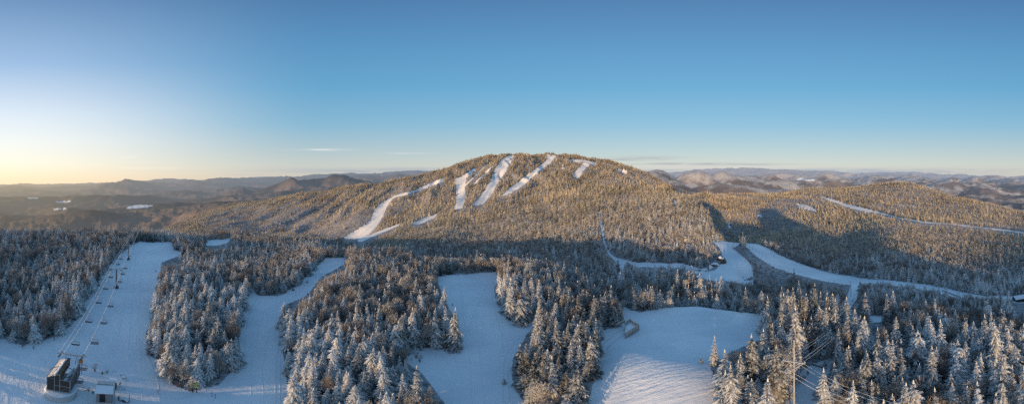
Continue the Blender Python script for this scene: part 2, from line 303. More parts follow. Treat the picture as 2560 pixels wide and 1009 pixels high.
def haze(n, sh):
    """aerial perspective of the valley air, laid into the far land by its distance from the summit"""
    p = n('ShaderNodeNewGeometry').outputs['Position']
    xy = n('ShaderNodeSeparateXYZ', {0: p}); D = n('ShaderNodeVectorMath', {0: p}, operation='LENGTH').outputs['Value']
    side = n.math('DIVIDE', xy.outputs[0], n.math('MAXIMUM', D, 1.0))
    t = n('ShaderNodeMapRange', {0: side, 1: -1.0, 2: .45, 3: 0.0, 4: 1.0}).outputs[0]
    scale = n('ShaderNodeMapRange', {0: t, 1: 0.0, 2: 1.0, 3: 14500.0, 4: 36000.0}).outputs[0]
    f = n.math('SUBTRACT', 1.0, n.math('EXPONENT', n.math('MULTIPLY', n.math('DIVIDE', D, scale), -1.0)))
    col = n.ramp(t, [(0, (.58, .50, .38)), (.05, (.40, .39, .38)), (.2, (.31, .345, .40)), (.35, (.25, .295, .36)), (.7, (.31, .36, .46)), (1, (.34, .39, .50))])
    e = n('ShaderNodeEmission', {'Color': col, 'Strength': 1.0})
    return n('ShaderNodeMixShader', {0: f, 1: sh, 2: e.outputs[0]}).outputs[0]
def m_far():
    m, nt = mat('wooded_hills'); n = N(nt); g = n('ShaderNodeNewGeometry'); p = g.outputs['Position']
    a = n.noise(p, .0009, 5, .6); b = n.noise(p, .022, 4, .7); s = n.noise(p, .0022, 4, .6); sp = n.noise(p, .07, 2, .6)
    c = n.mix(n.ramp(a, [(.42, 0), (.58, 1)]), (.27, .20, .16), (.12, .105, .095))
    c = n.mix(n.ramp(b, [(.35, 0), (.7, 1)]), c, (.20, .16, .145))
    cf = n('ShaderNodeAttribute', attribute_name='conifer').outputs['Fac']; c = n.mix(n.math('MULTIPLY', n.math('SUBTRACT', n.math('ADD', cf, n.math('MULTIPLY', a, .5)), .92), 3.0, True), c, (.065, .060, .056))
    z = n('ShaderNodeSeparateXYZ', {0: p}).outputs[2]; x = n('ShaderNodeSeparateXYZ', {0: p}).outputs[0]
    hi = n('ShaderNodeMapRange', {0: z, 1: -250.0, 2: 250.0, 3: 0.0, 4: .22}).outputs[0]
    right = n('ShaderNodeMapRange', {0: x, 1: 0.0, 2: 2500.0, 3: 0.0, 4: 1.0}).outputs[0]
    sn = n.math('MULTIPLY', n.math('MULTIPLY', n.math('SUBTRACT', n.math('ADD', s, hi), .52), 8, True), right)
    c = n.mix(n.math('MULTIPLY', sn, .75), c, (.62, .60, .58))
    c = n.mix(n.math('MULTIPLY', n.ramp(sp, [(.45, 0), (.75, 1)]), .16), c, (.5, .47, .46))
    bp = n('ShaderNodeBump', {'Height': n.math('ADD', b, sp), 'Strength': .8, 'Distance': 16.0})
    d = n('ShaderNodeBsdfDiffuse', {'Color': c, 'Normal': bp.outputs[0]}).outputs[0]
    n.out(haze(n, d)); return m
def m_lake():
    m, nt = mat('lake_snow'); n = N(nt); p = n('ShaderNodeNewGeometry').outputs['Position']
    c = n.mix(n.noise(p, .01, 3), (.80, .82, .86), (.88, .90, .93))
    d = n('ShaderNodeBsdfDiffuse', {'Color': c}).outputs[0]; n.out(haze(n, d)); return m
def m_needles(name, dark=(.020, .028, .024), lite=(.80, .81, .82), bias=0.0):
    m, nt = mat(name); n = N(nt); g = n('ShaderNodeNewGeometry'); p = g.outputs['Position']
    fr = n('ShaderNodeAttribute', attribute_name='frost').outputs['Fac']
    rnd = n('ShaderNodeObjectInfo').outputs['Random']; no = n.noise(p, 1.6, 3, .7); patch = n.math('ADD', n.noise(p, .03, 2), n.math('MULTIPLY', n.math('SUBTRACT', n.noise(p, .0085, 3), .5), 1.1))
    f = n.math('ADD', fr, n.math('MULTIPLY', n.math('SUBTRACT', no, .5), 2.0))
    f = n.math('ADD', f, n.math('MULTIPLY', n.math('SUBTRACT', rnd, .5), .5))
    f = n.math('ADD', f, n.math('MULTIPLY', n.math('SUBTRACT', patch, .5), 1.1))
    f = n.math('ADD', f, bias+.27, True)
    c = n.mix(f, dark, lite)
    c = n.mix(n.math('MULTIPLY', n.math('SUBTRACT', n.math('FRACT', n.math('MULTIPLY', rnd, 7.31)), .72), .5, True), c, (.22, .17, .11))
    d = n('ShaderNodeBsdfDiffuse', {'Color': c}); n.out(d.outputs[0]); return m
def m_twigs():
    m, nt = mat('frosted_twigs'); n = N(nt); g = n('ShaderNodeNewGeometry'); p = g.outputs['Position']
    fr = n('ShaderNodeAttribute', attribute_name='frost').outputs['Fac']
    rnd = n('ShaderNodeObjectInfo').outputs['Random']; no = n.noise(p, 1.2, 3, .7)
    f = n.math('ADD', n.math('MULTIPLY', fr, .75), n.math('ADD', n.math('MULTIPLY', n.math('SUBTRACT', no, .5), 1.0), n.math('MULTIPLY', n.math('SUBTRACT', rnd, .45), .7)), True)
    c = n.mix(f, (.19, .155, .135), (.62, .61, .60))
    d = n('ShaderNodeBsdfDiffuse', {'Color': c}); n.out(d.outputs[0]); return m

M = dict(snow=m_snow(a=(.74, .78, .84)), hill_snow=m_snow('sun_tinted_run_snow', (.88, .82, .77), (.93, .88, .83)), floor=m_floor(), far=m_far(), lake=m_lake(), needles=m_needles('frosted_needles'), needles_far=m_needles('sun_gilt_mountain_needles', (.055, .045, .026), (.86, .72, .52), .0), needles_mid=m_needles('sun_gilt_slope_needles', (.045, .042, .028), (.85, .74, .57), .02), twigs=m_twigs(),  # hill run snow, slope and mountain needles: warm sunlight tint in their colours
    bark=simple('bark', (.13, .10, .085), .9, .4, 4, frost=.7), deadwood=simple('bleached_deadwood', (.36, .31, .27), .9, .3, 3, frost=.4),
    steel=simple('galvanized_steel', (.44, .45, .47), .5, .15, 2, .2), dark_steel=simple('dark_steel', (.05, .05, .055), .5, .2, 2, frost=.2), rubber=simple('black_seat', (.06, .06, .065), .6, .2, 3, frost=.6),
    cable=simple('steel_cable', (.72, .73, .75), .5, .1, 2), brown=simple('brown_siding', (.052, .040, .034), .6, .35, 1.5), brown_roof=simple('weathered_roof', (.30, .235, .19), .8, .35, 1.2, frost=.55), inner=simple('rusty_lining', (.13, .085, .055), .8, .45, 1.5),
    trim=simple('grey_trim', (.30, .30, .31), .6, .15, 2), concrete=simple('pale_concrete', (.5, .5, .5), .85, .15, 1.2, frost=1.0), grey_wall=simple('grey_boards', (.24, .25, .265), .7, .2, 1.4), glass=simple('dark_glass', (.015, .018, .022), .12, .1, 1),
    packsnow=simple('settled_snow', (.84, .86, .90), .7, .05, 1.5, bump=.4), yellow=simple('yellow_board', (.62, .47, .20), .6, .1, 2), ink=simple('black_paint', (.02, .02, .02), .6, .1, 2), orange=simple('orange_vinyl', (.75, .27, .03), .6, .12, 2),
    lumber=simple('pale_lumber', (.46, .34, .235), .75, .25, 2, frost=.25), grey_lumber=simple('grey_lumber', (.24, .22, .20), .8, .25, 2, frost=.6), pole=simple('pole_wood', (.40, .41, .43), .85, .2, 1.5, frost=.2),
    rock=simple('dark_rock', (.075, .064, .055), .9, .6, .9, frost=.95, bump=.8), redrope=simple('red_cord', (.6, .12, .06), .7, .1, 2), net=simple('faded_fence_net', (.33, .20, .18), .8, .2, 2), dark_roof=simple('dark_cabin', (.03, .028, .027), .8, .2, 2))

# ------------------------------------------------------------------ mesh helpers
def mesh_np(name, v, f, m, attrs=None, smooth=False, flat_n=None):
    """v (n,3); f: array (k,3|4) or list of arrays"""
    fs = f if isinstance(f, list) else [f]
    me = bpy.data.meshes.new(name)
    loops = np.concatenate([q.reshape(-1) for q in fs]).astype(np.int32)
    tot = np.concatenate([np.full(len(q), q.shape[1]) for q in fs]).astype(np.int32)
    me.vertices.add(len(v)); me.vertices.foreach_set('co', np.asarray(v, np.float32).reshape(-1))
    me.loops.add(len(loops)); me.loops.foreach_set('vertex_index', loops)
    me.polygons.add(len(tot)); me.polygons.foreach_set('loop_start', np.concatenate([[0], np.cumsum(tot)[:-1]]).astype(np.int32))
    if smooth: me.polygons.foreach_set('use_smooth', np.ones(len(tot), bool))
    for k, a in (attrs or {}).items():
        at = me.attributes.new(k, 'FLOAT', 'POINT'); at.data.foreach_set('value', np.asarray(a, np.float32))
    me.update(calc_edges=True); me.validate()
    if m: me.materials.append(m)
    return me
def link(name, me, parent=None, loc=None):
    o = bpy.data.objects.new(name, me); COL.objects.link(o)
    if parent is not None: o.parent = parent
    if loc is not None: o.location = loc
    return o
def tag(o, label=None, cat=None, group=None, kind=None):
    for k, v in (('label', label), ('category', cat), ('group', group), ('kind', kind)):
        if v: o[k] = v
    return o
def thing(name, label, cat, loc=(0, 0, 0), rz=0.0, group=None):
    o = bpy.data.objects.new(name, None); COL.objects.link(o); o.location = loc; o.rotation_euler = (0, 0, rz); o.empty_display_size = .5
    return tag(o, label, cat, group)
class MB:
    def __init__(s): s.v = []; s.f = []
    def add(s, vs, fs):
        b = len(s.v); s.v += [tuple(q) for q in vs]; s.f += [tuple(i+b for i in q) for q in fs]; return s
    def box(s, c, d, rz=0.0, rx=0.0, ry=0.0):
        R = Matrix.Rotation(rz, 3, 'Z') @ Matrix.Rotation(ry, 3, 'Y') @ Matrix.Rotation(rx, 3, 'X'); vs = []
        for x in (-.5, .5):
            for y in (-.5, .5):
                for z in (-.5, .5): vs.append(R @ Vector((x*d[0], y*d[1], z*d[2]))+Vector(c))
        return s.add(vs, [(0, 1, 3, 2), (4, 6, 7, 5), (0, 4, 5, 1), (2, 3, 7, 6), (0, 2, 6, 4), (1, 5, 7, 3)])
    def bar(s, a, b, w, h=None):
        """square bar from a to b"""
        a, b = Vector(a), Vector(b); d = (b-a).normalized(); up = Vector((0, 0, 1)) if abs(d.z) < .95 else Vector((1, 0, 0))
        x = d.cross(up).normalized(); y = x.cross(d); h = h or w; vs = []
        for p in (a, b):
            for (i, j) in ((-1, -1), (1, -1), (1, 1), (-1, 1)): vs.append(p+x*i*w/2+y*j*h/2)
        return s.add(vs, [(3, 2, 1, 0), (4, 5, 6, 7), (0, 1, 5, 4), (1, 2, 6, 5), (2, 3, 7, 6), (3, 0, 4, 7)])
    def tube(s, pts, r, n=6, r2=None):
        pts = [Vector(p) for p in pts]; m = len(pts); vs = []; fs = []
        for i, p in enumerate(pts):
            d = (pts[min(i+1, m-1)]-pts[max(i-1, 0)]).normalized(); up = Vector((0, 0, 1)) if abs(d.z) < .95 else Vector((1, 0, 0))
            x = d.cross(up).normalized(); y = x.cross(d); rr = r if r2 is None else r+(r2-r)*i/(m-1)
            vs += [p+x*math.cos(2*math.pi*k/n)*rr+y*math.sin(2*math.pi*k/n)*rr for k in range(n)]
        for i in range(m-1):
            for k in range(n): fs.append((i*n+k, i*n+(k+1) % n, (i+1)*n+(k+1) % n, (i+1)*n+k))
        fs += [tuple(range(n))[::-1], tuple((m-1)*n+k for k in range(n))]
        return s.add(vs, fs)
    def poly(s, pts, thick=(0, 0, -.05)):
        n = len(pts); t = Vector(thick); a = [Vector(p) for p in pts]; b = [p+t for p in a]
        return s.add(a+b, [tuple(range(n)), tuple(range(2*n-1, n-1, -1))]+[(i, i+n, (i+1) % n+n, (i+1) % n) for i in range(n)])
    def mesh(s, name, m, smooth=False):
        me = bpy.data.meshes.new(name); me.from_pydata(s.v, [], s.f); me.materials.append(m); me.update()
        if smooth: me.polygons.foreach_set('use_smooth', [True]*len(me.polygons))
        return me
    def obj(s, name, m, parent=None, smooth=False, loc=None): return link(name, s.mesh(name, m, smooth), parent, loc)

# ------------------------------------------------------------------ terrain objects
def brush_zone(px, py):
    return in_poly(px, py, [(1815,702),(1890,700),(1960,712),(2000,735),(1900,722)]) | in_poly(px, py, [(1955,796),(1900,806),(1850,826),(1800,851),(1778,885),(1790,905),(1830,878),(1885,856),(1965,820)])
def build_terrain():
    az = np.concatenate([np.arange(-98, 98.01, .13), np.arange(100, 261, 2.0)]); na = len(az)
    d = np.concatenate([[6, 15, 25, 34], np.exp(np.arange(math.log(42), math.log(420), .0095)), np.exp(np.arange(math.log(420), math.log(68000), .0145))]); nd = len(d)
    A, Dd = np.meshgrid(az*DEG, d, indexing='ij'); X = Dd*np.sin(A); Y = Dd*np.cos(A); Z = ground(X, Y)
    v = np.stack([X, Y, Z], -1).reshape(-1, 3)
    i, j = np.meshgrid(np.arange(na), np.arange(nd-1), indexing='ij'); i2 = (i+1) % na
    f = np.stack([i*nd+j, i*nd+j+1, i2*nd+j+1, i2*nd+j], -1).reshape(-1, 4)
    c = v[f].mean(1); cD = np.hypot(c[:, 0], c[:, 1]); rid = run_id(c[:, 0], c[:, 1], c[:, 2])
    in_view = np.abs(np.degrees(np.arctan2(c[:, 0], c[:, 1]))) < 98
    rid[~in_view] = -1
    px, py = proj(v[:, 0], v[:, 1], v[:, 2]); vD = np.hypot(v[:, 0], v[:, 1])
    track = np.zeros(len(v))
    for poly, w in TRACKS:
        for (x1, y1), (x2, y2) in zip(poly[:-1], poly[1:]):
            k = np.nonzero((px > min(x1, x2)-8) & (px < max(x1, x2)+8) & (py > min(y1, y2)-8) & (py < max(y1, y2)+8) & (vD < 330))[0]
            dx, dy = x2-x1, y2-y1; L2 = dx*dx+dy*dy; t = np.clip(((px[k]-x1)*dx+(py[k]-y1)*dy)/L2, 0, 1)
            dist = np.hypot(px[k]-x1-t*dx, py[k]-y1-t*dy); track[k] = np.maximum(track[k], np.clip(1.3-dist/w, 0, 1))
    rough = np.exp(-((px-1620)/150)**2-((py-930)/85)**2)*(vD < 110)+.5*np.exp(-((px-60)/120)**2-((py-960)/60)**2)*(vD < 110)
    bank = (rid < 0) & in_view & (cD < 340) & brush_zone(*proj(c[:, 0], c[:, 1], c[:, 2]))
    zone = np.where(rid >= 0, rid, np.where((cD > 2000), 100, 101))
    v[:, 2] -= 0
    zone = np.where(bank, 102, zone)
    for k in np.unique(zone):
        ff = f[zone == k]; used, inv = np.unique(ff.reshape(-1), return_inverse=True); ff = inv.reshape(-1, 4)
        name = {100: 'hills', 101: 'forest_ground', 102: 'snow_bank'}.get(int(k)) or RUN_NAMES[int(k)]
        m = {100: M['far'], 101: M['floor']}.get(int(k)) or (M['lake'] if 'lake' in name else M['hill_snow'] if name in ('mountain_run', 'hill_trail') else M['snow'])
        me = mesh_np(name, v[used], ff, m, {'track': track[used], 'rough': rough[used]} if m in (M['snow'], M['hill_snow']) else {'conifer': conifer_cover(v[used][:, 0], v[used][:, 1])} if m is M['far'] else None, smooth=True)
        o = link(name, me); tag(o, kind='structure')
TRACKS = [([(1240,735),(1252,775),(1270,810),(1290,830)], 1.6), ([(1228,740),(1240,790),(1252,830),(1258,880)], 1.6), ([(1330,820),(1290,850),(1262,890),(1255,940),(1258,1009)], 1.8), ([(1345,815),(1305,850),(1275,890),(1268,940),(1275,1009)], 1.8),
 ([(1300,1009),(1282,960),(1276,920)], 2.5), ([(370,890),(395,950),(400,1009)], 2.2), ([(382,760),(372,800),(360,860),(372,900)], 1.6), ([(610,830),(590,890),(560,940),(500,985),(440,1000)], 1.8), ([(700,830),(690,900),(688,1009)], 2.0), ([(712,800),(700,900),(700,1009)], 1.6),
 ([(760,720),(700,775)], 1.6), ([(640,750),(620,800),(612,860)], 1.4), ([(1510,860),(1545,830),(1580,820)], 1.5), ([(1520,870),(1560,835),(1600,800)], 1.5), ([(240,720),(200,800),(120,850),(0,880)], 1.5), ([(330,640),(310,760),(290,870)], 1.2), ([(340,640),(330,760),(320,870)], 1.2), ([(360,640),(350,720),(345,800),(352,900),(356,1009)], 1.0), ([(400,640),(375,700),(368,760)], 1.2), ([(660,1009),(655,930),(668,850),(690,790)], 1.2), ([(630,1009),(625,930),(640,850),(660,780),(740,730),(840,660)], 1.2), ([(1180,1009),(1175,900),(1160,800),(1150,700)], 1.2), ([(1210,1009),(1200,900),(1190,800),(1200,700)], 1.0), ([(1100,930),(1150,880),(1180,800),(1220,700)], 1.0), ([(1800,610),(1840,650),(1850,690)], 1.2), ([(1880,615),(1960,672),(2100,702)], 1.5)]
build_terrain()

# ------------------------------------------------------------------ trees
class TB:
    def __init__(s, H=0): s.v = []; s.f = []; s.a = []; s.H = H
    def tri(s, p, q, r, a, b, c):
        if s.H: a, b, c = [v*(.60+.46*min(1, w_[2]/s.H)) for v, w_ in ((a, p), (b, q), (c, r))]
        k = len(s.v); s.v += [p, q, r]; s.f.append((k, k+1, k+2)); s.a += [a, b, c]
    def mesh(s, name, m): return mesh_np(name, np.array(s.v), np.array(s.f), m, {'frost': s.a})
def spruce_crown(seed, H=10.0, R=1.75, whorls=26, nb=8, detail=2, m=None, bare_low=.06, name='crown'):
    r = random.Random(seed); t = TB(H)
    lean = (r.uniform(-.4, .4), r.uniform(-.4, .4)); asy, aph = r.uniform(.05, .32), r.uniform(0, 6.28); pw = r.uniform(.62, 1.0); cut = r.uniform(.86, .97) if r.random() < .2 else 1.0; ph = r.uniform(0, 6)
    for w in range(whorls):
        h = bare_low+(1-bare_low)*((w+r.uniform(-.3, .3))/whorls); h = min(max(h, bare_low), .985)
        if detail and r.random() < .09: continue
        if h > cut: continue
        prof = (1-h)**pw*(1+.14*math.sin(h*17+ph))*(.72+.28*min(1, h/.16)); Lw = R*prof*r.uniform(.82, 1.16)+.10
        n = max(4, int(nb*(.55+.6*prof)+.5)) if detail else nb; a0 = r.uniform(0, 6.28)
        for b in range(n):
            a = a0+6.283*b/n+r.uniform(-.35, .35); L = Lw*r.uniform(.58, 1.2)*(1+asy*math.cos(a-aph)); z0 = h*H+r.uniform(-.12, .12)*H/whorls
            cx, cy = math.cos(a), math.sin(a); sx, sy = -cy, cx; ox, oy = lean[0]*h, lean[1]*h
            dr = r.uniform(.30, .62)
            def P(q, side=0.0, dz=0.0): return (ox+cx*L*q+sx*side, oy+cy*L*q+sy*side, z0+L*(.16*q-dr*q*q)+dz)
            if detail == 2:
                for q in (.22, .46, .68, .86):
                    wd = L*.36*(1.12-q)*r.uniform(.7, 1.3)+.07
                    for sg in (-1, 1):
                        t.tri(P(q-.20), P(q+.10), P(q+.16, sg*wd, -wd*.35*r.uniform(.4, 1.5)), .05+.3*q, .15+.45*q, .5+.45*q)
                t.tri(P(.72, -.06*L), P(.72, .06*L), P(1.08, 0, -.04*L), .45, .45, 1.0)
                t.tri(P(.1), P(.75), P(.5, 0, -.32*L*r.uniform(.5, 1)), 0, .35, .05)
            elif detail == 1:
                wd = L*.42+.12
                for sg in (-1, 1): t.tri(P(.0), P(.72), P(.72, sg*wd, -wd*.4), 0, .45, .75)
                t.tri(P(.42, -wd*.45), P(.42, wd*.45), P(1.08, 0, -.05*L), .3, .3, .95)
            else:
                wd = L*.55+.2
                t.tri(P(0, 0, .25*L), P(.9, -wd, -.15*L), P(1.0, wd*.6, -.1*L), .1, .65, .75)
    for k in range(5):
        a = r.uniform(0, 6.28); t.tri((lean[0], lean[1], H*1.02), (lean[0]+.14*math.cos(a), lean[1]+.14*math.sin(a), H*.94), (lean[0]+.14*math.cos(a+2), lean[1]+.14*math.sin(a+2), H*.945), .9, .6, .6)
    return t.mesh(name, m)
def trunk_mesh(seed, H, r0, top=.9, name='trunk', m=None, n=6):
    r = random.Random(seed); mb = MB(); pts = [(0, 0, -.6)]
    for k in range(1, 6): pts.append((r.uniform(-.06, .06)*k/3, r.uniform(-.06, .06)*k/3, H*top*k/5))
    mb.tube(pts, r0, n, .03); return mb.mesh(name, m)
def limbs(seed, H, spread, n=9, r0=.11, low=.22):
    r = random.Random(seed); out = []
    for k in range(n):
        h = low+(.8-low)*k/n; a = r.uniform(0, 6.28) if k % 2 else r.uniform(0, 6.28); L = H*r.uniform(.28, .46)*(1.1-h*.5)
        p = Vector((0, 0, h*H)); d = Vector((math.cos(a)*spread, math.sin(a)*spread, r.uniform(.8, 1.5))).normalized(); pts = [p.copy()]
        for s in range(4):
            d = (d+Vector((r.uniform(-.25, .25), r.uniform(-.25, .25), r.uniform(-.05, .25)))).normalized(); p = p+d*L/4; pts.append(p.copy())
        out.append((pts, r0*(1-h*.7)))
        for s in (2, 3):
            q = pts[s]; dd = (d+Vector((r.uniform(-.9, .9), r.uniform(-.9, .9), r.uniform(-.1, .5)))).normalized()
            out.append(([q, q+dd*L*.22, q+dd*L*.38+Vector((0, 0, L*.07))], r0*(1-h*.7)*.5))
    return out
def bare_limb_mesh(seed, H, spread, m, name='limbs', n=9, r0=.10):
    mb = MB()
    for pts, rr in limbs(seed, H, spread, n, r0): mb.tube(pts, rr, 4, .015)
    return mb.mesh(name, m)
def twig_mesh(seed, H, W, n, wid, m, name='crown', lo=.28):
    r = random.Random(seed); t = TB(); lobes = [(r.uniform(-.55, .55)*W, r.uniform(-.55, .55)*W, H*r.uniform(.45, .82), W*r.uniform(.38, .6)) for _ in range(7)]+[(0, 0, H*.72, W*.6)]
    for k in range(n):
        lx, ly, lz, lr = lobes[r.randrange(len(lobes))]
        while True:
            d = Vector((r.uniform(-1, 1), r.uniform(-1, 1), r.uniform(-1, 1)))
            if .05 < d.length < 1: break
        d = d.normalized()*d.length**.5
        p = Vector((lx, ly, lz))+Vector((d.x, d.y, d.z*1.25))*lr
        if p.z < lo*H*.8: p.z = lo*H*r.uniform(.8, 1.3)
        u = (Vector((p.x, p.y, 0))*.55/max(W, .1)+Vector((r.uniform(-.6, .6), r.uniform(-.6, .6), r.uniform(.35, 1.2)))).normalized()
        L = r.uniform(.45, 1.0)*H*.085; s = u.cross(Vector((r.uniform(-1, 1), r.uniform(-1, 1), r.uniform(-1, 1)))).normalized()*wid
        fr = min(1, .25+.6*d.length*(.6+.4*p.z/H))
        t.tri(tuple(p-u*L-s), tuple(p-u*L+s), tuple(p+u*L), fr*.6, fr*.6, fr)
        if wid < .1:
            q = p+u*L*.1; b2 = (u+s.normalized()*r.uniform(-1, 1)).normalized()
            t.tri(tuple(q-s), tuple(q+s), tuple(q+b2*L*.8), fr*.6, fr*.6, fr)
    return t.mesh(name, m)
NV = 12
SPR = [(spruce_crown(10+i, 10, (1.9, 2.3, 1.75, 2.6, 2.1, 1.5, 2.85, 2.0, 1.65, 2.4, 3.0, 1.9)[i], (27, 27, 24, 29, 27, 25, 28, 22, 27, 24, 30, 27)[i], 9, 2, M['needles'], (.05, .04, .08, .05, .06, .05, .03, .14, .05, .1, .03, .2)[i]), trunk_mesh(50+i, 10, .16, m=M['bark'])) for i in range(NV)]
BAR = [(twig_mesh(30+i, 8, (2.0, 2.3, 1.8, 2.5)[i], 620, .034, M['twigs']), trunk_mesh(70+i, 8, .13, .78, m=M['bark']), bare_limb_mesh(90+i, 8, .8, M['bark'])) for i in range(4)]
lib = {}
def proto(colname, meshes):
    c = bpy.data.collections.new(colname)
    for k, me in enumerate(meshes):
        o = bpy.data.objects.new('%s_form_%02d' % (colname, k), me); c.objects.link(o)
    return c
def joined(*mes):
    vs, fs, at, b = [], [], [], 0; mats = []
    import itertools
    me0 = bpy.data.meshes.new('tree_form')
    V = []; F = []; A = []; MI = []
    for me, m in mes:
        n = len(me.vertices); co = np.empty(n*3, np.float32); me.vertices.foreach_get('co', co); V.append(co.reshape(-1, 3))
        at = me.attributes.get('frost')
        a = np.full(n, .3, np.float32)
        if at: at.data.foreach_get('value', a)
        A.append(a)
        for p in me.polygons: F.append([q+b for q in p.vertices]); MI.append(mats.index(m) if m in mats else (mats.append(m) or len(mats)-1))
        b += n
    me0.from_pydata(np.concatenate(V).tolist(), [], F)
    for m in mats: me0.materials.append(m)
    me0.polygons.foreach_set('material_index', np.array(MI, np.int32))
    a = me0.attributes.new('frost', 'FLOAT', 'POINT'); a.data.foreach_set('value', np.concatenate(A)); me0.update(); return me0
# forms of the scattered forest: 0-11 near spruce, 12-17 mid, 18-21 far, 22-25 slope spruce ; bare: 0-3 near, 4-7 mid, 8-10 far
S_FORMS = [joined((c, M['needles']), (t, M['bark'])) for c, t in SPR]
S_FORMS += [spruce_crown(110+i, 10, 1.9+.2*i, 15, 7, 1, M['needles']) for i in range(6)]
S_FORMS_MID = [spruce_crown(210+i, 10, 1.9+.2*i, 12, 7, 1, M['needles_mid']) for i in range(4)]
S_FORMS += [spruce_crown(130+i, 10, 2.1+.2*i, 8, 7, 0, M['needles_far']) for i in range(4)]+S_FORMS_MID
B_FORMS = [joined((c, M['twigs']), (t, M['bark']), (l, M['bark'])) for c, t, l in BAR]
B_FORMS += [joined((twig_mesh(140+i, 8, 2.1+.15*i, 170, .085, M['twigs']), M['twigs']), (trunk_mesh(150+i, 8, .12, .7, m=M['bark'], n=4), M['bark'])) for i in range(4)]
B_FORMS += [joined((twig_mesh(160+i, 8, 2.3+.2*i, 46, .2, M['twigs']), M['twigs']), (trunk_mesh(170+i, 8, .11, .6, m=M['bark'], n=3), M['bark'])) for i in range(3)]
SP_COL, BA_COL = proto('spruce', S_FORMS), proto('bare', B_FORMS)

def bare_prob(px, py, D, x, y):
    p = np.full(px.shape, .22)
    p = np.where(D > 450, .30, p)
    def box(x0, x1, y0, y1, q):
        nonlocal p
        w = sstep(x0-30, x0+30, px)*(1-sstep(x1-30, x1+30, px))*sstep(y0-12, y0+12, py)*(1-sstep(y1-12, y1+12, py)); p = p*(1-w)+q*w
    box(-100, 330, 560, 720, .42); box(780, 1090, 640, 820, .58); box(730, 1100, 860, 1100, .08); box(1040, 1500, 610, 690, .6); box(1290, 1480, 800, 1100, .05)
    box(1830, 2160, 690, 810, .62); box(2140, 2620, 780, 870, .62); box(2060, 2620, 870, 1100, .38); box(500, 900, 520, 620, .75); box(1560, 1760, 530, 640, .45); box(1900, 2620, 560, 690, .5); box(1900, 2100, 500, 580, .6)
    box(1000, 1500, 380, 520, .18); box(2150, 2620, 440, 540, .3)
    n = fbm(x/38, y/38, 77, 3)*.7+fbm(x/170, y/170, 87, 2)*1.1*sstep(300, 600, D); return np.clip(p+n*.75*np.minimum(p, 1-p)*2, .02, .95)
# candidate positions on a jittered polar lattice, denser near the viewpoint
def scatter():
    P = []
    D = 44.0
    while D < 2050:
        s = 2.25 if D < 120 else (2.25+(D-120)/330*2.45 if D < 450 else min(4.7+(D-450)/450*2.4, 7.6))
        span = 97*DEG; n = int(2*span*D/s); a = -span+(np.arange(n)+RNG.uniform(-.42, .42, n)+.5*((int(D*7)) % 2))*s/D
        d = D+RNG.uniform(-.42, .42, n)*s
        P.append(np.stack([d*np.sin(a), d*np.cos(a), np.full(n, s)], -1)); D += s*.92
    # trees behind and beside the viewpoint, including the unseen added ridge that shades the slopes
    for l in np.arange(-392, -306, 4.0):
        u = np.arange(-285, 700, 4.2)+RNG.uniform(-1.6, 1.6, len(np.arange(-285, 700, 4.2))); ll = l+RNG.uniform(-1.6, 1.6, len(u))
        P.append(np.stack([ll*LX+u*LY, ll*LY-u*LX, np.full(len(u), 4.0)], -1))
    return np.concatenate(P)
C = scatter(); cx, cy = C[:, 0], C[:, 1]; cz = ground(cx, cy)
rid = run_id(cx, cy, cz); cD = np.hypot(cx, cy); px, py = proj(cx, cy, cz)
caz = np.degrees(np.arctan2(cx, cy)); inframe = np.abs(caz) < 97
jx, jy = RNG.uniform(-3.2, 3.2, (2, len(cx))); edge = (rid >= 0) & (cD < 240) & (run_id(cx+jx, cy+jy, ground(cx+jx, cy+jy)) < 0) & (RNG.uniform(0, 1, len(cx)) < .30)
keep = ~((rid >= 0) & inframe & ~edge)
# a crown must not stand in front of open snow that the slope shows
for hh in (3.0, 5.6, 7.4, 9.8):
    qx, qy = proj(cx, cy, cz+hh); cov = np.zeros(len(cx), bool)
    for name, d0, d1, poly in RUNS+[('ledge', 0, 260, [(1738,692),(1738,668),(1776,648),(1792,632),(1816,632),(1818,672),(1780,692)]), ('cabin', 0, 188, [(2525,768),(2530,732),(2600,732),(2600,768)])]:
        if hh > 4 and name in ('lower_trail', 'upper_trail', 'cross_trail', 'link_trail'): continue
        a_ = np.array(poly); k_ = np.nonzero((cD < (d1 if hh < 9 else min(d1, 125))) & ((hh < 9) | (px > 1740)) & (qx > a_[:, 0].min()) & (qx < a_[:, 0].max()) & (qy > a_[:, 1].min()) & (qy < a_[:, 1].max()))[0]
        if len(k_): cov[k_] |= in_poly(qx[k_], qy[k_], poly)
    keep &= ~(cov & inframe & ~edge)
# hold back from run edges under tall trees, and open patches in the woods
clear = fbm(cx/9, cy/9, 55, 2); keep &= (clear > -.62)
sparse = sstep(690, 720, px)*(1-sstep(850, 890, px))*sstep(545, 565, py)*(1-sstep(585, 600, py))*(cD > 600); keep &= RNG.uniform(0, 1, len(cx)) > sparse*.35
ks = (px > 1815) & (px < 2090) & (py > 600) & (py < 715) & (cD < 330)      # low brush between the two roads
brush = ks & (rid < 0) & in_poly(px, py, [(1830,612),(1900,640),(1960,675),(2050,700),(2030,720),(1950,710),(1890,700),(1886,668),(1850,632)])
brush |= in_poly(px, py, [(1815,702),(1890,700),(1960,712),(2000,735),(1900,722)]) & (cD < 330)
# other things' footprints
FOOT = []
def foot(p, r): FOOT.append((p.x, p.y, r))
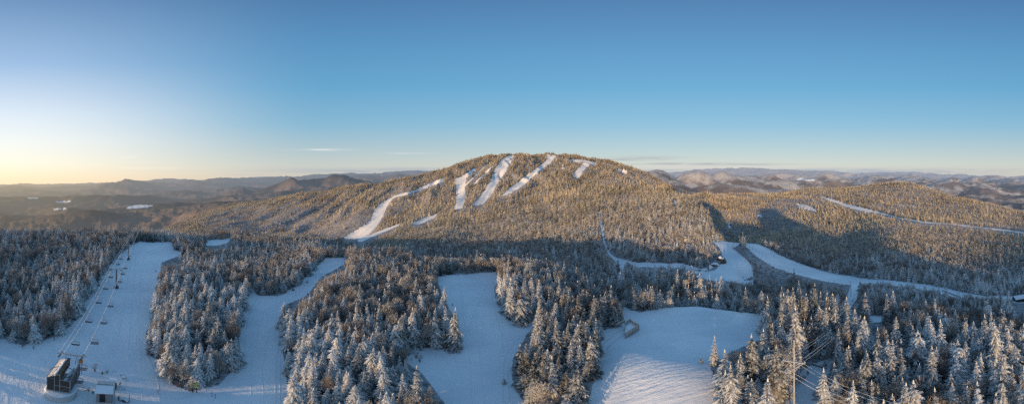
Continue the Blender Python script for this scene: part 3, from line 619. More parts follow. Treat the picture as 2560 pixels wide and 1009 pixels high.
# hidden ground: skip what a nearer crest covers
def visible_mask():
    ang = np.zeros(len(cx), bool); g = np.arange(-97, 97.01, .5); dd = np.exp(np.arange(math.log(40), math.log(2100), .02))
    A, Dm = np.meshgrid(g*DEG, dd, indexing='ij'); e = np.arctan2(ground(Dm*np.sin(A), Dm*np.cos(A)), Dm); cm = np.maximum.accumulate(e, axis=1)
    i = np.clip(((caz+97)/.5).round().astype(int), 0, len(g)-1); j = np.clip(np.searchsorted(dd, cD)-2, 0, len(dd)-1)
    return np.arctan2(cz+13, cD) > cm[i, j]-.004
keep &= visible_mask() | ~inframe
isbare = RNG.uniform(0, 1, len(cx)) < bare_prob(px, py, cD, cx, cy)
isbare &= inframe
isbare |= brush & ~edge
hs = (.46+.62*RNG.uniform(0, 1, len(cx))**1.25)*np.where(RNG.uniform(0, 1, len(cx)) < .14, 1.28, 1.0)
hs = np.where(isbare, RNG.uniform(.68, 1.15, len(cx)), hs); hs = np.where(brush, RNG.uniform(.2, .62, len(cx)), hs)
hs = hs*(1+.22*fbm(cx/45, cy/45, 91, 2))*(1+.32*sstep(1740, 1800, px)*(1-sstep(92, 125, cD))); small = RNG.uniform(0, 1, len(cx)) < .14; hs = np.where(small & ~isbare, hs*.62, hs)
hs = np.where(cD > 900, hs*1.08, hs); hs = np.where(edge, RNG.uniform(.08, .30, len(cx)), hs)
brush |= edge
thin = (cD < 112) & inframe & ~isbare & (hs < np.where(px > 1740, .92, .68)) & (RNG.uniform(0, 1, len(cx)) < np.where(px > 1740, .55, .35)) & ~edge; keep &= ~thin
hs = np.where(isbare & (cD < 125) & (px > 1740), hs*.78, hs)

# ================================================================== things
def dirv(az): return Vector((math.sin(az*DEG), math.cos(az*DEG), 0))
LINE_AZ = -61.9
S0 = hit(152, 986); LD = dirv(LINE_AZ); LR = Vector((LD.y, -LD.x, 0))      # lift direction, and its right-hand side
def line_pt(s, side=0.0, h=0.0):
    p = S0+LD*s+LR*side; p.z = gz(p.x, p.y)+h; return p

# ---- lift top station
def station():
    t = thing('lift_station', 'brown open-topped chairlift terminal standing on a round white concrete base', 'lift station', S0, -LINE_AZ*DEG); foot(S0, 7); t.scale = (1.1, 1.1, 1.1)
    W, L, H, B = 3.9, 6.6, 4.1, 1.7
    mb = MB(); n = 28; vs = []
    for z, r in ((-1.0, 2.75), (B-.25, 2.75), (B, 2.55)): vs += [(math.cos(2*math.pi*k/n)*r, math.sin(2*math.pi*k/n)*r*1.05, z) for k in range(n)]
    fs = [(i*n+k, i*n+(k+1) % n, (i+1)*n+(k+1) % n, (i+1)*n+k) for i in range(2) for k in range(n)]+[tuple(2*n+k for k in range(n))]
    mb.add(vs, fs).obj('concrete_base', M['concrete'], t)
    y0, y1 = -1.3, L-1.3
    xs = [-W/2, -W/2+1.3, -W/2+2.2, W/2]
    # floor box and legs under the overhanging rear
    MB().box((0, (y0+y1)/2, B+.12), (W-.1, L-.1, .2)).obj('floor_deck', M['dark_steel'], t)
    for sx in (-1, 1): MB().bar((sx*1.5, y1-.5, -1), (sx*1.5, y1-.5, B+.02), .28).obj('leg', M['steel'], t)
    # front panels: three bays, the two right-hand ones in two rows
    for k, (xa, xb, za, zb) in enumerate([(xs[0]+.06, xs[1]-.06, B+.25, B+3.1), (xs[1]+.06, xs[2]-.06, B+.25, B+1.5), (xs[1]+.06, xs[2]-.06, B+1.65, B+3.9), (xs[2]+.06, xs[3]-.06, B+.25, B+1.5), (xs[2]+.06, xs[3]-.06, B+1.65, B+2.9)]):
        MB().box(((xa+xb)/2, y0-.02, (za+zb)/2), (xb-xa, .08, zb-za)).obj('front_panel', M['brown'], t)
    fr = MB()
    for x, zt in ((xs[0], 3.2), (xs[1], 3.5), (xs[2], 4.15), (xs[3], 3.05)): fr.box((x, y0-.03, B+zt/2+.1), (.12, .14, zt))
    for xa, xb, z in ((xs[1], xs[3], B+1.575), (xs[0], xs[1], B+3.2), (xs[2], xs[3], B+3.0), (xs[0], xs[3], B+.2)): fr.box(((xa+xb)/2, y0-.045, z), (xb-xa, .1, .11))
    fr.bar((xs[2]+.1, y0-.09, B+.3), (xs[3]-.1, y0-.09, B+1.5), .05); fr.bar((xs[1], y0-.04, B+3.55), (xs[1]+.3, y0-.04, B+4.15), .11); fr.bar((xs[1]+.3, y0-.04, B+4.15), (xs[2], y0-.04, B+4.15), .11)
    fr.obj('frame', M['trim'], t)
    # side walls with vertical ribs
    for x, zt in ((xs[0], 3.15), (xs[3], 3.0)):
        sg = -1 if x < 0 else 1
        w = MB().box((x-sg*.04, (y0+y1)/2, B+.2+zt/2), (.08, L, zt)).obj('side_wall', M['brown'], t)
        r = MB()
        for k in range(8): r.box((x+sg*.03, y0+.35+k*(L-.6)/7, B+.2+zt/2), (.06, .08, zt))
        r.box((x+sg*.035, (y0+y1)/2, B+zt+.2), (.1, L+.1, .1)); r.obj('wall_rib', M['trim'], w)
    # ridge wall, roof on its one side, open bullwheel well on the other
    MB().box((xs[1]+.35, (y0+y1)/2, B+3.3), (.12, L-.02, 1.6)).obj('ridge_wall', M['inner'], t)
    MB().box((xs[2]-.15, (y0+y1)/2, B+3.25), (.1, L-.3, 1.4)).obj('ridge_wall', M['inner'], t)
    MB().poly([(xs[1]+.29, y0-.15, B+4.12), (xs[1]+.29, y1+.1, B+4.12), (xs[2]+.0, y1+.1, B+4.06), (xs[2]+.0, y0-.15, B+4.06)], (0, 0, -.1)).obj('roof', M['inner'], t)
    MB().poly([(xs[0]-.1, y0-.12, B+3.32), (xs[0]-.1, y1+.1, B+3.32), (xs[1]+.27, y1+.1, B+4.0), (xs[1]+.27, y0-.12, B+4.0)], (0, 0, -.1)).obj('roof', M['brown_roof'], t)
    MB().poly([(xs[3]-.09, y0+.05, B+3.0), (xs[3]-.09, y1-.1, B+3.0), (xs[3]-.5, y1-.1, B+2.3), (xs[3]-.5, y0+.05, B+2.3)], (.02, 0, -.05)).obj('well_lining', M['inner'], t)
    sn = MB(); prev = None; rr = random.Random(3)
    pts = []
    for k in range(9):
        y = y0+.1+k*(L-.8)/8; w = .34-.02*k+rr.uniform(-.08, .08); c = xs[2]+.55+.03*k; z = B+2.75-.05*k+rr.uniform(-.1, .1)
        pts.append([(c-w*1.1, y, z-.35), (c-w*.4, y, z), (c+w*.4, y, z-.04), (c+w*1.15, y, z-.4)])
    sn.add([q for p in pts for q in p], [(k*4+i, k*4+i+1, k*4+5+i, k*4+4+i) for k in range(8) for i in range(3)]); sn.obj('snow_in_well', M['packsnow'], t, True)
    # roof snow strip
    sn = MB(); pts = []
    for k in range(10):
        y = y0+.3+k*(L-1.0)/9; w = .3+rr.uniform(-.15, .2); pts.append([(xs[1]+.2, y, B+3.99), (xs[1]+.12, y, B+4.08), (xs[1]-w, y, B+3.80), (xs[1]-w-.12, y, B+3.69)])
    sn.add([q for p in pts for q in p], [(k*4+i, k*4+i+1, k*4+5+i, k*4+4+i) for k in range(9) for i in range(3)]); sn.obj('roof_snow', M['packsnow'], t, True)
    # rear gantry that guides the haul rope
    yb = y1+1.0; g = MB()
    g.bar((-2.7, yb, B+4.5), (2.9, yb, B+4.35), .22); g.obj('gantry_beam', M['steel'], t)
    for x in (-.9, 1.1): MB().bar((x, y1-.1, B+2.9), (x, yb, B+4.35), .16).obj('gantry_strut', M['steel'], t)
    for x in (-2.1, 2.1):
        MB().bar((x, yb-1.0, B+4.1), (x, yb+1.4, B+4.0), .22, .3).obj('sheave_train', M['dark_steel'], t)
        MB().bar((x, yb, B+4.1), (x, yb, B+4.45), .12).obj('sheave_hanger', M['steel'], t)
    a = MB()
    for k in range(4): a.bar((1.5, y1+.3, B+1.0+k*.75), (2.2, y1+.3, B+1.0+k*.75), .07)
    a.bar((1.5, y1+.3, B+.2), (1.5, y1+.3, B+4.2), .09); a.bar((2.2, y1+.3, B+.2), (2.2, y1+.3, B+4.2), .09); a.obj('ladder', M['steel'], t)
    MB().box((1.95, yb-.35, B+3.25), (.75, .08, .95)).obj('orange_panel', M['orange'], t)
    mb = MB(); n = 20
    mb.add([(math.cos(2*math.pi*k/n)*2.1, .2+math.sin(2*math.pi*k/n)*2.1, z) for z in (B+3.75, B+3.9) for k in range(n)], [(k, (k+1) % n, n+(k+1) % n, n+k) for k in range(n)]).obj('bullwheel', M['dark_steel'], t)
station()

# ---- chairlift towers, haul rope and chairs
CABLE_H = 7.6
def tower(p, h, label):
    foot(p, 4); t = thing('lift_tower', label, 'lift tower', p, -LINE_AZ*DEG, 'chairlift towers up the snowy run')
    MB().tube([(0, 0, -1), (0, 0, h)], .34, 10, .26).obj('pole', M['dark_steel'], t)
    MB().box((0, 0, .35), (1.7, 1.7, 1.3)).obj('base_block', M['dark_steel'], t)
    MB().bar((-2.9, 0, h-.1), (2.9, 0, h-.1), .26, .3).obj('crossarm', M['steel'], t)
    for x in (-2.1, 2.1):
        s = MB().bar((x, -1.7, h-.5), (x, 1.7, h-.5), .16, .22).obj('sheave_train', M['dark_steel'], t)
        w = MB()
        for k in range(6): w.tube([(x-.1, -1.5+k*.6, h-.32), (x+.1, -1.5+k*.6, h-.32)], .22, 8)
        w.obj('sheave_wheel', M['rubber'], s); MB().bar((x, 0, h-.1), (x, 0, h-.55), .14).obj('hanger', M['steel'], t)
    l = MB()
    for sx in (-.18, .18): l.bar((sx, -.42, .9), (sx, -.42, h-.2), .04)
    for k in range(int(h/.45)-3): l.bar((-.18, -.42, 1.1+k*.45), (.18, -.42, 1.1+k*.45), .03)
    l.obj('ladder', M['steel'], t); MB().box((0, -.5, .9), (.9, .5, .8)).obj('control_box', M['dark_steel'], t)
    MB().bar((-1.2, -.9, h+.02), (1.2, -.9, h+.02), .3, .06).obj('catwalk', M['steel'], t)
def s_of(px, side):
    a = dirv((px-1280)*PX); o = S0+LR*side         # plan intersection of the view ray with the line
    det = a.x*(-LD.y)+LD.x*a.y; k = (o.x*(-LD.y)+LD.x*o.y)/det; return (a*k-o).dot(LD)
TOWERS = []
for px_, tall, lab in ((291, 8.6, 'nearest dark chairlift tower, standing alone halfway up the snowy run'), (321, 8.6, 'second chairlift tower up the run, with rocks showing round its foot'), (339, 8.4, 'farthest chairlift tower, on the brow where the snowy run ends')):
    s = s_of(px_, 0); p = line_pt(s); TOWERS.append(s); tower(p, tall, lab)
def cable_z(s):
    ks = [7.5]+TOWERS+[TOWERS[-1]+60]; zs = [S0.z+5.75]+[line_pt(q).z+8.2 for q in TOWERS]+[line_pt(TOWERS[-1]+60).z+3.0]
    for a, b, za, zb in zip(ks, ks[1:], zs, zs[1:]):
        if s <= b or b == ks[-1]:
            u = (s-a)/(b-a); return za+(zb-za)*u-4*.009*(b-a)*u*(1-u)
def cable(side, dz, r, name, label, group=None):
    pts = []
    for k in range(90):
        s = 7.5+(TOWERS[-1]+58-7.5)*k/89; p = S0+LD*s+LR*side; pts.append((p.x, p.y, cable_z(s)+dz))
    o = MB().tube(pts, r, 5).obj(name, M['cable']); tag(o, label, 'cable', group)
cable(2.1, 0, .055, 'haul_rope', 'haul rope carrying the dark-seated chairs nearer the open run')
cable(-2.1, 0, .055, 'haul_rope', 'haul rope carrying the chairs nearer the spruce wood')
cable(-2.75, .9, .035, 'signal_wire', 'thin signal wire strung beside the haul rope by the spruce wood')
def chair_mesh():
    W = 2.05; h = MB(); h.tube([(0, 0, .05), (0, .12, -.6), (0, .12, -1.75)], .075, 6); h.box((0, 0, 0), (.16, .5, .16))
    f = MB(); c = [(-W/2, .12, -2.0), (-W/2+.22, .12, -1.75), (W/2-.22, .12, -1.75), (W/2, .12, -2.0), (W/2, .05, -2.9), (W/2-.15, -.2, -3.1), (-W/2+.15, -.2, -3.1), (-W/2, .05, -2.9), (-W/2, .12, -2.0)]
    f.tube(c, .095, 6); f.bar((-W/2, .1, -2.55), (-W/2, -.55, -2.6), .05); f.bar((W/2, .1, -2.55), (W/2, -.55, -2.6), .05)
    s = MB().box((0, -.15, -2.86), (W-.14, .5, .10), rx=-.08); b = MB().box((0, .14, -2.66), (W-.2, .06, .28), rx=.15)
    r = MB(); r.tube([(-W/2+.2, .1, -2.05), (-W/2+.3, -.5, -2.35), (W/2-.3, -.5, -2.35), (W/2-.2, .1, -2.05)], .03, 5)
    return h.mesh('hanger', M['steel']), f.mesh('chair_frame', M['steel']), s.mesh('seat', M['rubber']), b.mesh('backrest', M['rubber']), r.mesh('safety_bar', M['steel'])
CH = chair_mesh()
def chair(side, px_, label, group):
    s = s_of(px_, side); p = S0+LD*s+LR*side; p.z = cable_z(s)
    t = thing('lift_chair', label, 'lift chair', p, -LINE_AZ*DEG+(math.pi if side < 0 else 0), group)
    for n_, me in zip(('hanger', 'chair_frame', 'seat', 'backrest', 'safety_bar'), CH): link(n_, me, t)
R_LAB = ['empty chair just above the brown terminal on the rope nearer the run', 'empty chair third lowest on the rope nearer the open run', 'empty dark-seated chair over bare snow, next above the third lowest', 'empty chair just below the nearest lift tower on the open-run rope',
 'empty chair level with the head of the nearest lift tower', 'empty chair just above the nearest lift tower on the open-run rope', 'small chair between the two nearer towers, on the open-run rope', 'tiny chair close below the second tower, on the open-run rope']
G1, G2 = 'empty chairs hanging on the open-run rope', 'empty chairs hanging on the rope by the spruce wood'
for px_, lab in zip((236, 258.5, 276, 299, 306.5, 313), (R_LAB[1], R_LAB[2], R_LAB[3], R_LAB[4], R_LAB[5], R_LAB[6])): chair(2.1, px_, lab, G1)
for px_, lab in zip((189, 222, 247, 264, 277, 295, 302), ('lowest chair by the wood side, just beyond the terminal gantry', 'second chair above the terminal on the wood-side rope', 'third chair above the terminal on the wood-side rope, seat frosted', 'fourth chair above the terminal on the wood-side rope', 'chair on the wood-side rope just below the nearest tower head', 'chair passing the nearest tower head on the wood-side rope', 'small chair beyond the nearest tower on the wood-side rope')): chair(-2.1, px_, lab, G2)
# the chairs at the terminal hang low beside it
for side, s, dz, lab in ((2.35, 3.2, -1.0, 'dark-seated chair hanging beside the brown terminal wall'), (2.2, 7.4, .0, 'chair rounding the terminal under the steel gantry beam')):
    p = S0+LD*s+LR*side; p.z = S0.z+5.7+dz; t = thing('lift_chair', lab, 'lift chair', p, -LINE_AZ*DEG, G1)
    for n_, me in zip(('hanger', 'chair_frame', 'seat', 'backrest', 'safety_bar'), CH): link(n_, me, t)

# ---- operator hut
def hut():
    p = hit(263, 1003); foot(p, 5.5); t = thing('operator_hut', 'small grey lift hut on stilts with a snowy lean-to roof and dark glazed door', 'hut', p, 66*DEG); t.scale = (1.18, 1.18, 1.18)
    W, L, H, B = 2.2, 3.0, 2.5, .9
    wf = MB().box((0, -L/2, B+H/2), (W, .1, H)).obj('front_wall', M['grey_wall'], t)
    MB().box((-.25, -L/2-.06, B+1.15), (.85, .06, 1.9)).obj('door', M['glass'], wf)
    f = MB()
    for x in (-.72, .22): f.box((x, -L/2-.075, B+1.15), (.08, .08, 2.05))
    f.box((-.25, -L/2-.075, B+2.16), (1.02, .08, .08)); f.obj('door_frame', M['trim'], wf)
    for sx in (-1, 1):
        w = MB().box((sx*W/2, 0, B+H/2), (.09, L-.1, H)).obj('side_wall', M['grey_wall'], t)
        MB().box((sx*(W/2+.05), -.1, B+1.5), (.04, 1.5, .8)).obj('window', M['glass'], w)
    MB().box((0, L/2, B+H/2), (W, .1, H)).obj('rear_wall', M['grey_wall'], t)
    MB().box((0, 0, B-.06), (W+.1, L+.1, .12)).obj('floor_deck', M['grey_lumber'], t)
    MB().poly([(-W/2-.2, -L/2-.35, B+H-.05), (W/2+.2, -L/2-.35, B+H-.05), (W/2+.2, .1, B+H+.42), (-W/2-.2, .1, B+H+.42)], (0, 0, -.12)).obj('roof', M['packsnow'], t)
    MB().poly([(-W/2-.2, .13, B+H+.40), (W/2+.2, .13, B+H+.40), (W/2+.2, L/2+.3, B+H+.12), (-W/2-.2, L/2+.3, B+H+.12)], (0, 0, -.12)).obj('roof', M['brown_roof'], t)
    MB().bar((-W/2-.22, .115, B+H+.46), (W/2+.22, .115, B+H+.46), .1).obj('roof_ridge', M['dark_steel'], t)
    for x in (-1, 1):
        for y in (-1.4, 1.4): MB().bar((x, y, -.8), (x, y, B-.12), .16).obj('stilt', M['grey_lumber'], t)
    r = MB()
    for x in (-1.1, -.4, .4, 1.1): r.bar((x, -L/2-1.2, -.5), (x, -L/2-1.2, B+.95), .07)
    for z in (B+.4, B+.92): r.bar((-1.15, -L/2-1.2, z), (1.15, -L/2-1.2, z), .07)
    r.obj('railing', M['steel'], t)
    MB().box((0, -L/2-.65, B-.05), (2.3, 1.1, .1)).obj('porch', M['grey_lumber'], t)
    MB().tube([(W/2+.35, -.9, -.6), (W/2+.35, -.9, B+H+1.5)], .09, 8).obj('mast', M['steel'], t)
    p2 = hit(283, 968); foot(p2, 2.5); c = thing('equipment_cabinet', 'dark boxy equipment cabinet capped with snow behind the grey hut', 'cabinet', p2, 66*DEG)
    MB().box((0, 0, 1.0), (1.25, 1.9, 2.0)).obj('cabinet_body', M['dark_roof'], c); MB().box((0, 0, 2.08), (1.45, 2.1, .16)).obj('snow_cap', M['packsnow'], c)
    MB().box((-.645, 0, 1.05), (.04, .8, 1.5)).obj('door', M['grey_wall'], c)
hut()

# ---- rocks
def rock_mesh(seed, sx, sy, sz, snow=True):
    r = random.Random(seed); import bmesh
    bm = bmesh.new(); bmesh.ops.create_icosphere(bm, subdivisions=3, radius=1)
    pl = [(Vector((r.uniform(-1, 1), r.uniform(-1, 1), r.uniform(-.6, 1))).normalized(), r.uniform(.5, .9)) for _ in range(11)]
    for v in bm.verts:
        for n_, d in pl:
            k = v.co.dot(n_)-d
            if k > 0: v.co -= n_*k
        v.co += v.co*r.uniform(-.04, .04); v.co = Vector((v.co.x*sx, v.co.y*sy, v.co.z*sz))
    me = bpy.data.meshes.new('rock'); bm.to_mesh(me); bm.free(); me.materials.append(M['rock']); return me
def rock(p, s, seed, label, group=None, name='rock', cat='rock', rz=0):
    o = link(name, rock_mesh(seed, *s), None, p); o.rotation_euler = (0, 0, rz); return tag(o, label, cat, group)
for k, (x, y, s, lab) in enumerate([(306, 937, .55, 'dark boulder beside the snowy knoll, topmost of the line by the hut'), (311, 944, .6, 'dark squarish boulder, middle of the line beside the hut'), (312.5, 950, .5, 'dark small boulder, lowest of the close line beside the hut'), (310, 971.5, .5, 'dark stone alone in snow beside the hut mast'),
    (311, 1002, .95, 'large round dark boulder in scrub below the hut'), (279, 930, .4, 'small dark stone on the crest above the snow-capped cabinet'), (287, 928, .3, 'tiny dark stone at the upper rim of the snowy knoll'), (261, 930, .35, 'small stone among scrub above the grey hut'), (190.5, 951, .8, 'dark angular block in the snow under the hanging chair'),
    (181, 960, .9, 'dark heap against the round base of the terminal'), (215, 975, .35, 'small dark stone in scrub between terminal and hut'), (240, 988, .5, 'flat dark stone in scrub just beside the hut'), (322, 641, .8, 'dark rocks at the foot of the second lift tower'), (306, 684, .7, 'low dark rock in snow beside the nearest lift tower'), (327, 640, .7, 'dark rock a step from the second lift tower')]):
    rock(hit(x, y), (s, s*.85, s*.7), 300+k, lab, 'dark stones showing through the snow')
# outcrop over the hairpin road
for k, (x, y, s, lab) in enumerate([(1808, 658, (4.2, 3.0, 4.2), 'tallest dark rock face at the road corner under the wooded spur'), (1799, 650, (3.6, 2.6, 3.4), 'dark rock wedged behind the tallest face at the road corner'), (1788, 664, (3.6, 2.2, 2.3), 'snow-dusted dark ledge in the middle of the road cut'), (1776, 671, (3.2, 2.2, 2.5), 'brown broken ledge below the middle of the road cut'),
    (1764, 677, (3.4, 2.0, 1.9), 'low dark ledge with snow on top in the road cut'), (1753, 684, (2.8, 1.8, 1.5), 'lowest dark ledge beside the curve of the road'), (1746, 676, (2.5, 1.7, 2.0), 'small dark rock at the far tail of the road cut')]):
    q = hit(x, y); foot(q, 2.5); rock(q, s, 340+k, lab, 'dark rock ledges of the road cut', 'rock_ledge', 'rock ledge', k*1.3)
for k, (x, y) in enumerate([(1996, 511), (2004, 514), (2012, 517), (2021, 520), (2030, 523)]):
    rock(hit(x, y, 600), (5, 3.5, 2.6), 360+k, 'dark rock in the snowy cliff patch on the wooded far slope', 'dark rocks of the far snowy cliff', 'rock_ledge', 'rock ledge', k)

# ---- trail sign
def sign():
    p = hit(486, 981); foot(p, 2.2); t = thing('trail_sign', 'yellow wooden trail sign of three boards on two dark posts at the grove tip', 'sign', p, 56*DEG)
    for x in (-.35, .4): MB().box((x, .08, 1.0), (.2, .16, 4.0)).obj('post', M['dark_steel'], t)
    for k, (z, w, x) in enumerate(((2.72, 1.55, .12), (2.2, 1.75, .0), (1.68, 1.75, .0))):
        b = MB().box((x, -.05, z), (w, .08, .46)).obj('board', M['yellow'], t); r = random.Random(k); l = MB(); cx_ = x-w/2+.42
        for q in range((5, 4, 4)[k]):
            ww = r.uniform(.09, .14); l.box((cx_, -.095, z+.08), (ww, .012, .05)); l.box((cx_, -.095, z-.09), (ww, .012, .05)); l.box((cx_-ww/2+.02, -.095, z), (.035, .012, .14)); cx_ += .155
        if k == 2: MB().bar((x-w/2+.1, -.095, z), (x-w/2+.3, -.095, z), .05, .012).obj('arrow', M['ink'], b)
        l.obj('lettering', M['ink'], b)
    d = MB(); d.box((.66, -.1, 2.05), (.26, .02, .26), ry=math.pi/4); d.obj('black_diamond', M['ink'], t)
sign()

# ---- wooden viewing deck on the snow dome
def deck():
    zt = -42.9
    A, B_, C_, Dd = at_z(1564, 832, zt), at_z(1597, 811, zt), at_z(1575, 797.5, zt), at_z(1563, 805, zt)
    o = (A+B_+C_+Dd)/4; o.z = gz(o.x, o.y); t = thing('viewing_deck', 'pale lumber viewing deck with boarded rails, jutting over the snow dome', 'deck', o); foot(o, 6)
    L = lambda p, z: Vector((p.x-o.x, p.y-o.y, z-o.z))
    fz = zt-1.15
    fl = MB(); fl.poly([L(A, fz), L(Dd, fz), L(C_, fz), L(B_, fz)], (0, 0, -.2)); fl.obj('deck_floor', M['grey_lumber'], t)
    def rail(P, Q, parent_t, fascia=False):
        n = max(2, int((Q-P).length/1.4)); r = MB(); r.bar(L(P, zt), L(Q, zt), .32, .09); g = r.obj('top_rail', M['lumber'], parent_t)
        b = MB()
        for z in (zt-.28, zt-.55, zt-.82): b.bar(L(P, z), L(Q, z), .05, .16)
        b.obj('rail_board', M['grey_lumber'] if not fascia else M['lumber'], parent_t)
        for k in range(n+1):
            p = P.lerp(Q, k/n); MB().bar(L(p, fz), L(p, zt-.05), .12).obj('rail_post', M['grey_lumber'], parent_t)
    rail(A, B_, t, True); rail(B_, C_, t); rail(C_, Dd, t)
    MB().bar(L(A, fz-.3), L(B_, fz-.3), .1, .3).obj('floor_beam', M['grey_lumber'], t)
    for p in (A, B_, B_.lerp(A, .5), B_.lerp(C_, .5)):
        MB().bar(L(p, gz(p.x, p.y)-.6), L(p, fz-.2), .22).obj('support_post', M['grey_lumber'], t)
    MB().bar(L(B_.lerp(A, .2), gz(B_.x, B_.y)), L(B_.lerp(A, .55), fz-.3), .14).obj('brace', M['grey_lumber'], t)
    # drifted snow on the deck
    s = MB(); cc = (A+B_+C_+Dd)/4; ring = [A.lerp(cc, .12), A.lerp(Dd, .5).lerp(cc, -.1), Dd.lerp(cc, .12), C_.lerp(cc, .12), B_.lerp(cc, .12), A.lerp(B_, .5).lerp(cc, .08)]
    vs = [L(p, fz+.06) for p in ring]+[L(p.lerp(cc, .35), fz+.4) for p in ring]+[L(cc, fz+.5)]
    s.add(vs, [(i, (i+1) % 6, 6+(i+1) % 6, 6+i) for i in range(6)]+[(6+i, 6+(i+1) % 6, 12) for i in range(6)]); s.obj('deck_snow', M['packsnow'], t, True)
    # side rail leading into the wood
    P, Q = at_z(1562, 799, zt), at_z(1541, 811.5, zt-.3); m_ = P.lerp(Q, .5); m_.z = gz(m_.x, m_.y); o = m_
    t2 = thing('approach_railing', 'weathered grey railing running from the lumber deck into the spruces', 'railing', m_); foot(m_, 2.5); rail(P, Q, t2)
deck()

# ---- power pole
def power_pole():
    a = dirv((1985-1280)*PX); D = 53.0; b = a*D; b.z = gz(b.x, b.y); r_ = a; t_ = Vector((a.y, -a.x, 0)); top = D*math.tan((Y0-849)*PX*DEG)-b.z
    foot(b, 3); t = thing('power_pole', 'tall frosted wooden power pole with two crossed pairs of arms', 'power pole', b)
    MB().tube([(0, 0, -1.5), (0, 0, top*.5), (0, 0, top)], .15, 10, .10).obj('pole', M['pole'], t)
    d1 = (t_*2.9-r_*1.0).normalized(); d2 = (t_*2.2+r_*2.7).normalized(); z1 = D*math.tan((Y0-903)*PX*DEG)-b.z; z2 = D*math.tan((Y0-919)*PX*DEG)-b.z
    A1 = [d1*k for k in (-1.75, -1.0, 1.0, 1.75)]; A2 = [d2*k for k in (-2.3, -1.4, 1.2, 2.0)]
    for d, z, l0, l1 in ((d1, z1, -1.9, 1.9), (d2, z2, -2.5, 2.3)):
        n = Vector((d.y, -d.x, 0))*.22
        for sg in (-1, 1): MB().bar(d*l0+n*sg+Vector((0, 0, z)), d*l1+n*sg+Vector((0, 0, z)), .13, .18).obj('crossarm', M['pole'], t)
        for sg in (-1, 1): MB().bar(d*(1.1*sg)+n+Vector((0, 0, z-.08)), Vector((0, 0, z-.95))+n*.6, .07).obj('arm_brace', M['pole'], t)
    for L_, z in ((A1, z1), (A2, z2)):
        for p in L_: MB().tube([p+Vector((0, 0, z+.06)), p+Vector((0, 0, z+.34))], .09, 8, .05).obj('insulator', M['trim'], t)
    def wire(p, q, sag, label, grp):
        pts = [p.lerp(q, k/24)-Vector((0, 0, 4*sag*(k/24)*(1-k/24))) for k in range(25)]
        tag(MB().tube(pts, .022, 5).obj('power_line', M['cable']), label, 'power line', grp)
    far_ = at_d(2168, 135); far_.z += 7.5; tt = Vector((1, 0, 0))
    for k, p in enumerate(A1): wire(b+p+Vector((0, 0, z1+.34)), far_+t_*(k-1.5)*1.0, 1.6, 'frosted power line from the tall pole back over the valley trees', 'power lines running into the valley trees')
    near_ = dirv(74)*43; near_.z = -38.0
    for k, p in enumerate(A2): wire(b+p+Vector((0, 0, z2+.34)), near_+d2*(k-1.5)*1.1, 1.1, 'frosted power line from the tall pole out over the lower spruces', 'power lines running over the lower spruces')
    q = near_; 
    wire(b+Vector((0, 0, z2-2.2)), near_-Vector((0, 0, 2.4)), 1.0, 'lowest single power line leaving the tall pole below its arms', None)
power_pole()
for (x, y, hpx, lab) in ((2127, 741, 40, 'bare utility pole at the bend of the side trail'), (2299, 701, 28, 'thin bare pole against the dark valley wood above the trail'), (2446, 748, 30, 'thin pale pole beside the trail near the long pipe')):
    p = hit(x, y); D = math.hypot(p.x, p.y); h = D*math.tan((Y0-y+hpx)*PX*DEG)-p.z; foot(p, 1.5)
    t = thing('utility_pole', lab, 'utility pole', p); MB().tube([(0, 0, -1), (0, 0, h)], .16, 8, .11).obj('pole', M['pole'], t)
    MB().bar((-.5, 0, h-.7), (.5, 0, h-.7), .1).obj('crossarm', M['pole'], t); MB().box((0, -.2, h*.45), (.35, .25, .6)).obj('meter_box', M['steel'], t)
# long pipe on the trail
p, q = hit(2356, 727), hit(2401, 744); p.z += .35; q.z += .35; o = MB().tube([p, p.lerp(q, .5)+Vector((0, 0, .1)), q], .28, 8).obj('pipe', M['dark_steel']); tag(o, 'long dark pipe lying on the snowy valley trail', 'pipe')
# cabin at the far end of the trail
def cabin():
    p = hit(2552, 752); foot(p, 7); t = thing('trail_cabin', 'low dark cabin with a snow-covered roof beside the valley trail', 'cabin', p, -62*DEG)
    W, L, H = 8.0, 5.0, 2.6
    for y in (-L/2, L/2):
        w = MB().box((0, y, H/2-.2), (W, .15, H+.4)).obj('wall', M['dark_roof'], t)
    for x in (-W/2+.08, W/2-.08): MB().box((x, 0, H/2-.2), (.15, L-.16, H+.4)).obj('wall', M['dark_roof'], t)
    MB().box((-1.5, -L/2-.1, 1.05), (1.0, .06, 2.1)).obj('door', M['inner'], t); MB().box((1.6, -L/2-.1, 1.4), (1.4, .06, 1.0)).obj('window', M['glass'], t)
    MB().poly([(-W/2-.5, -L/2-.6, H-.1), (W/2+.5, -L/2-.6, H-.1), (W/2+.5, 0, H+1.3), (-W/2-.5, 0, H+1.3)], (0, 0, -.35)).obj('roof', M['packsnow'], t)
    MB().poly([(-W/2-.5, .02, H+1.29), (W/2+.5, .02, H+1.29), (W/2+.5, L/2+.6, H-.1), (-W/2-.5, L/2+.6, H-.1)], (0, 0, -.35)).obj('roof', M['packsnow'], t)
    MB().bar((-W/2-.52, -L/2-.63, H-.3), (W/2+.52, -L/2-.63, H-.3), .12, .3).obj('eave_board', M['ink'], t)
cabin()

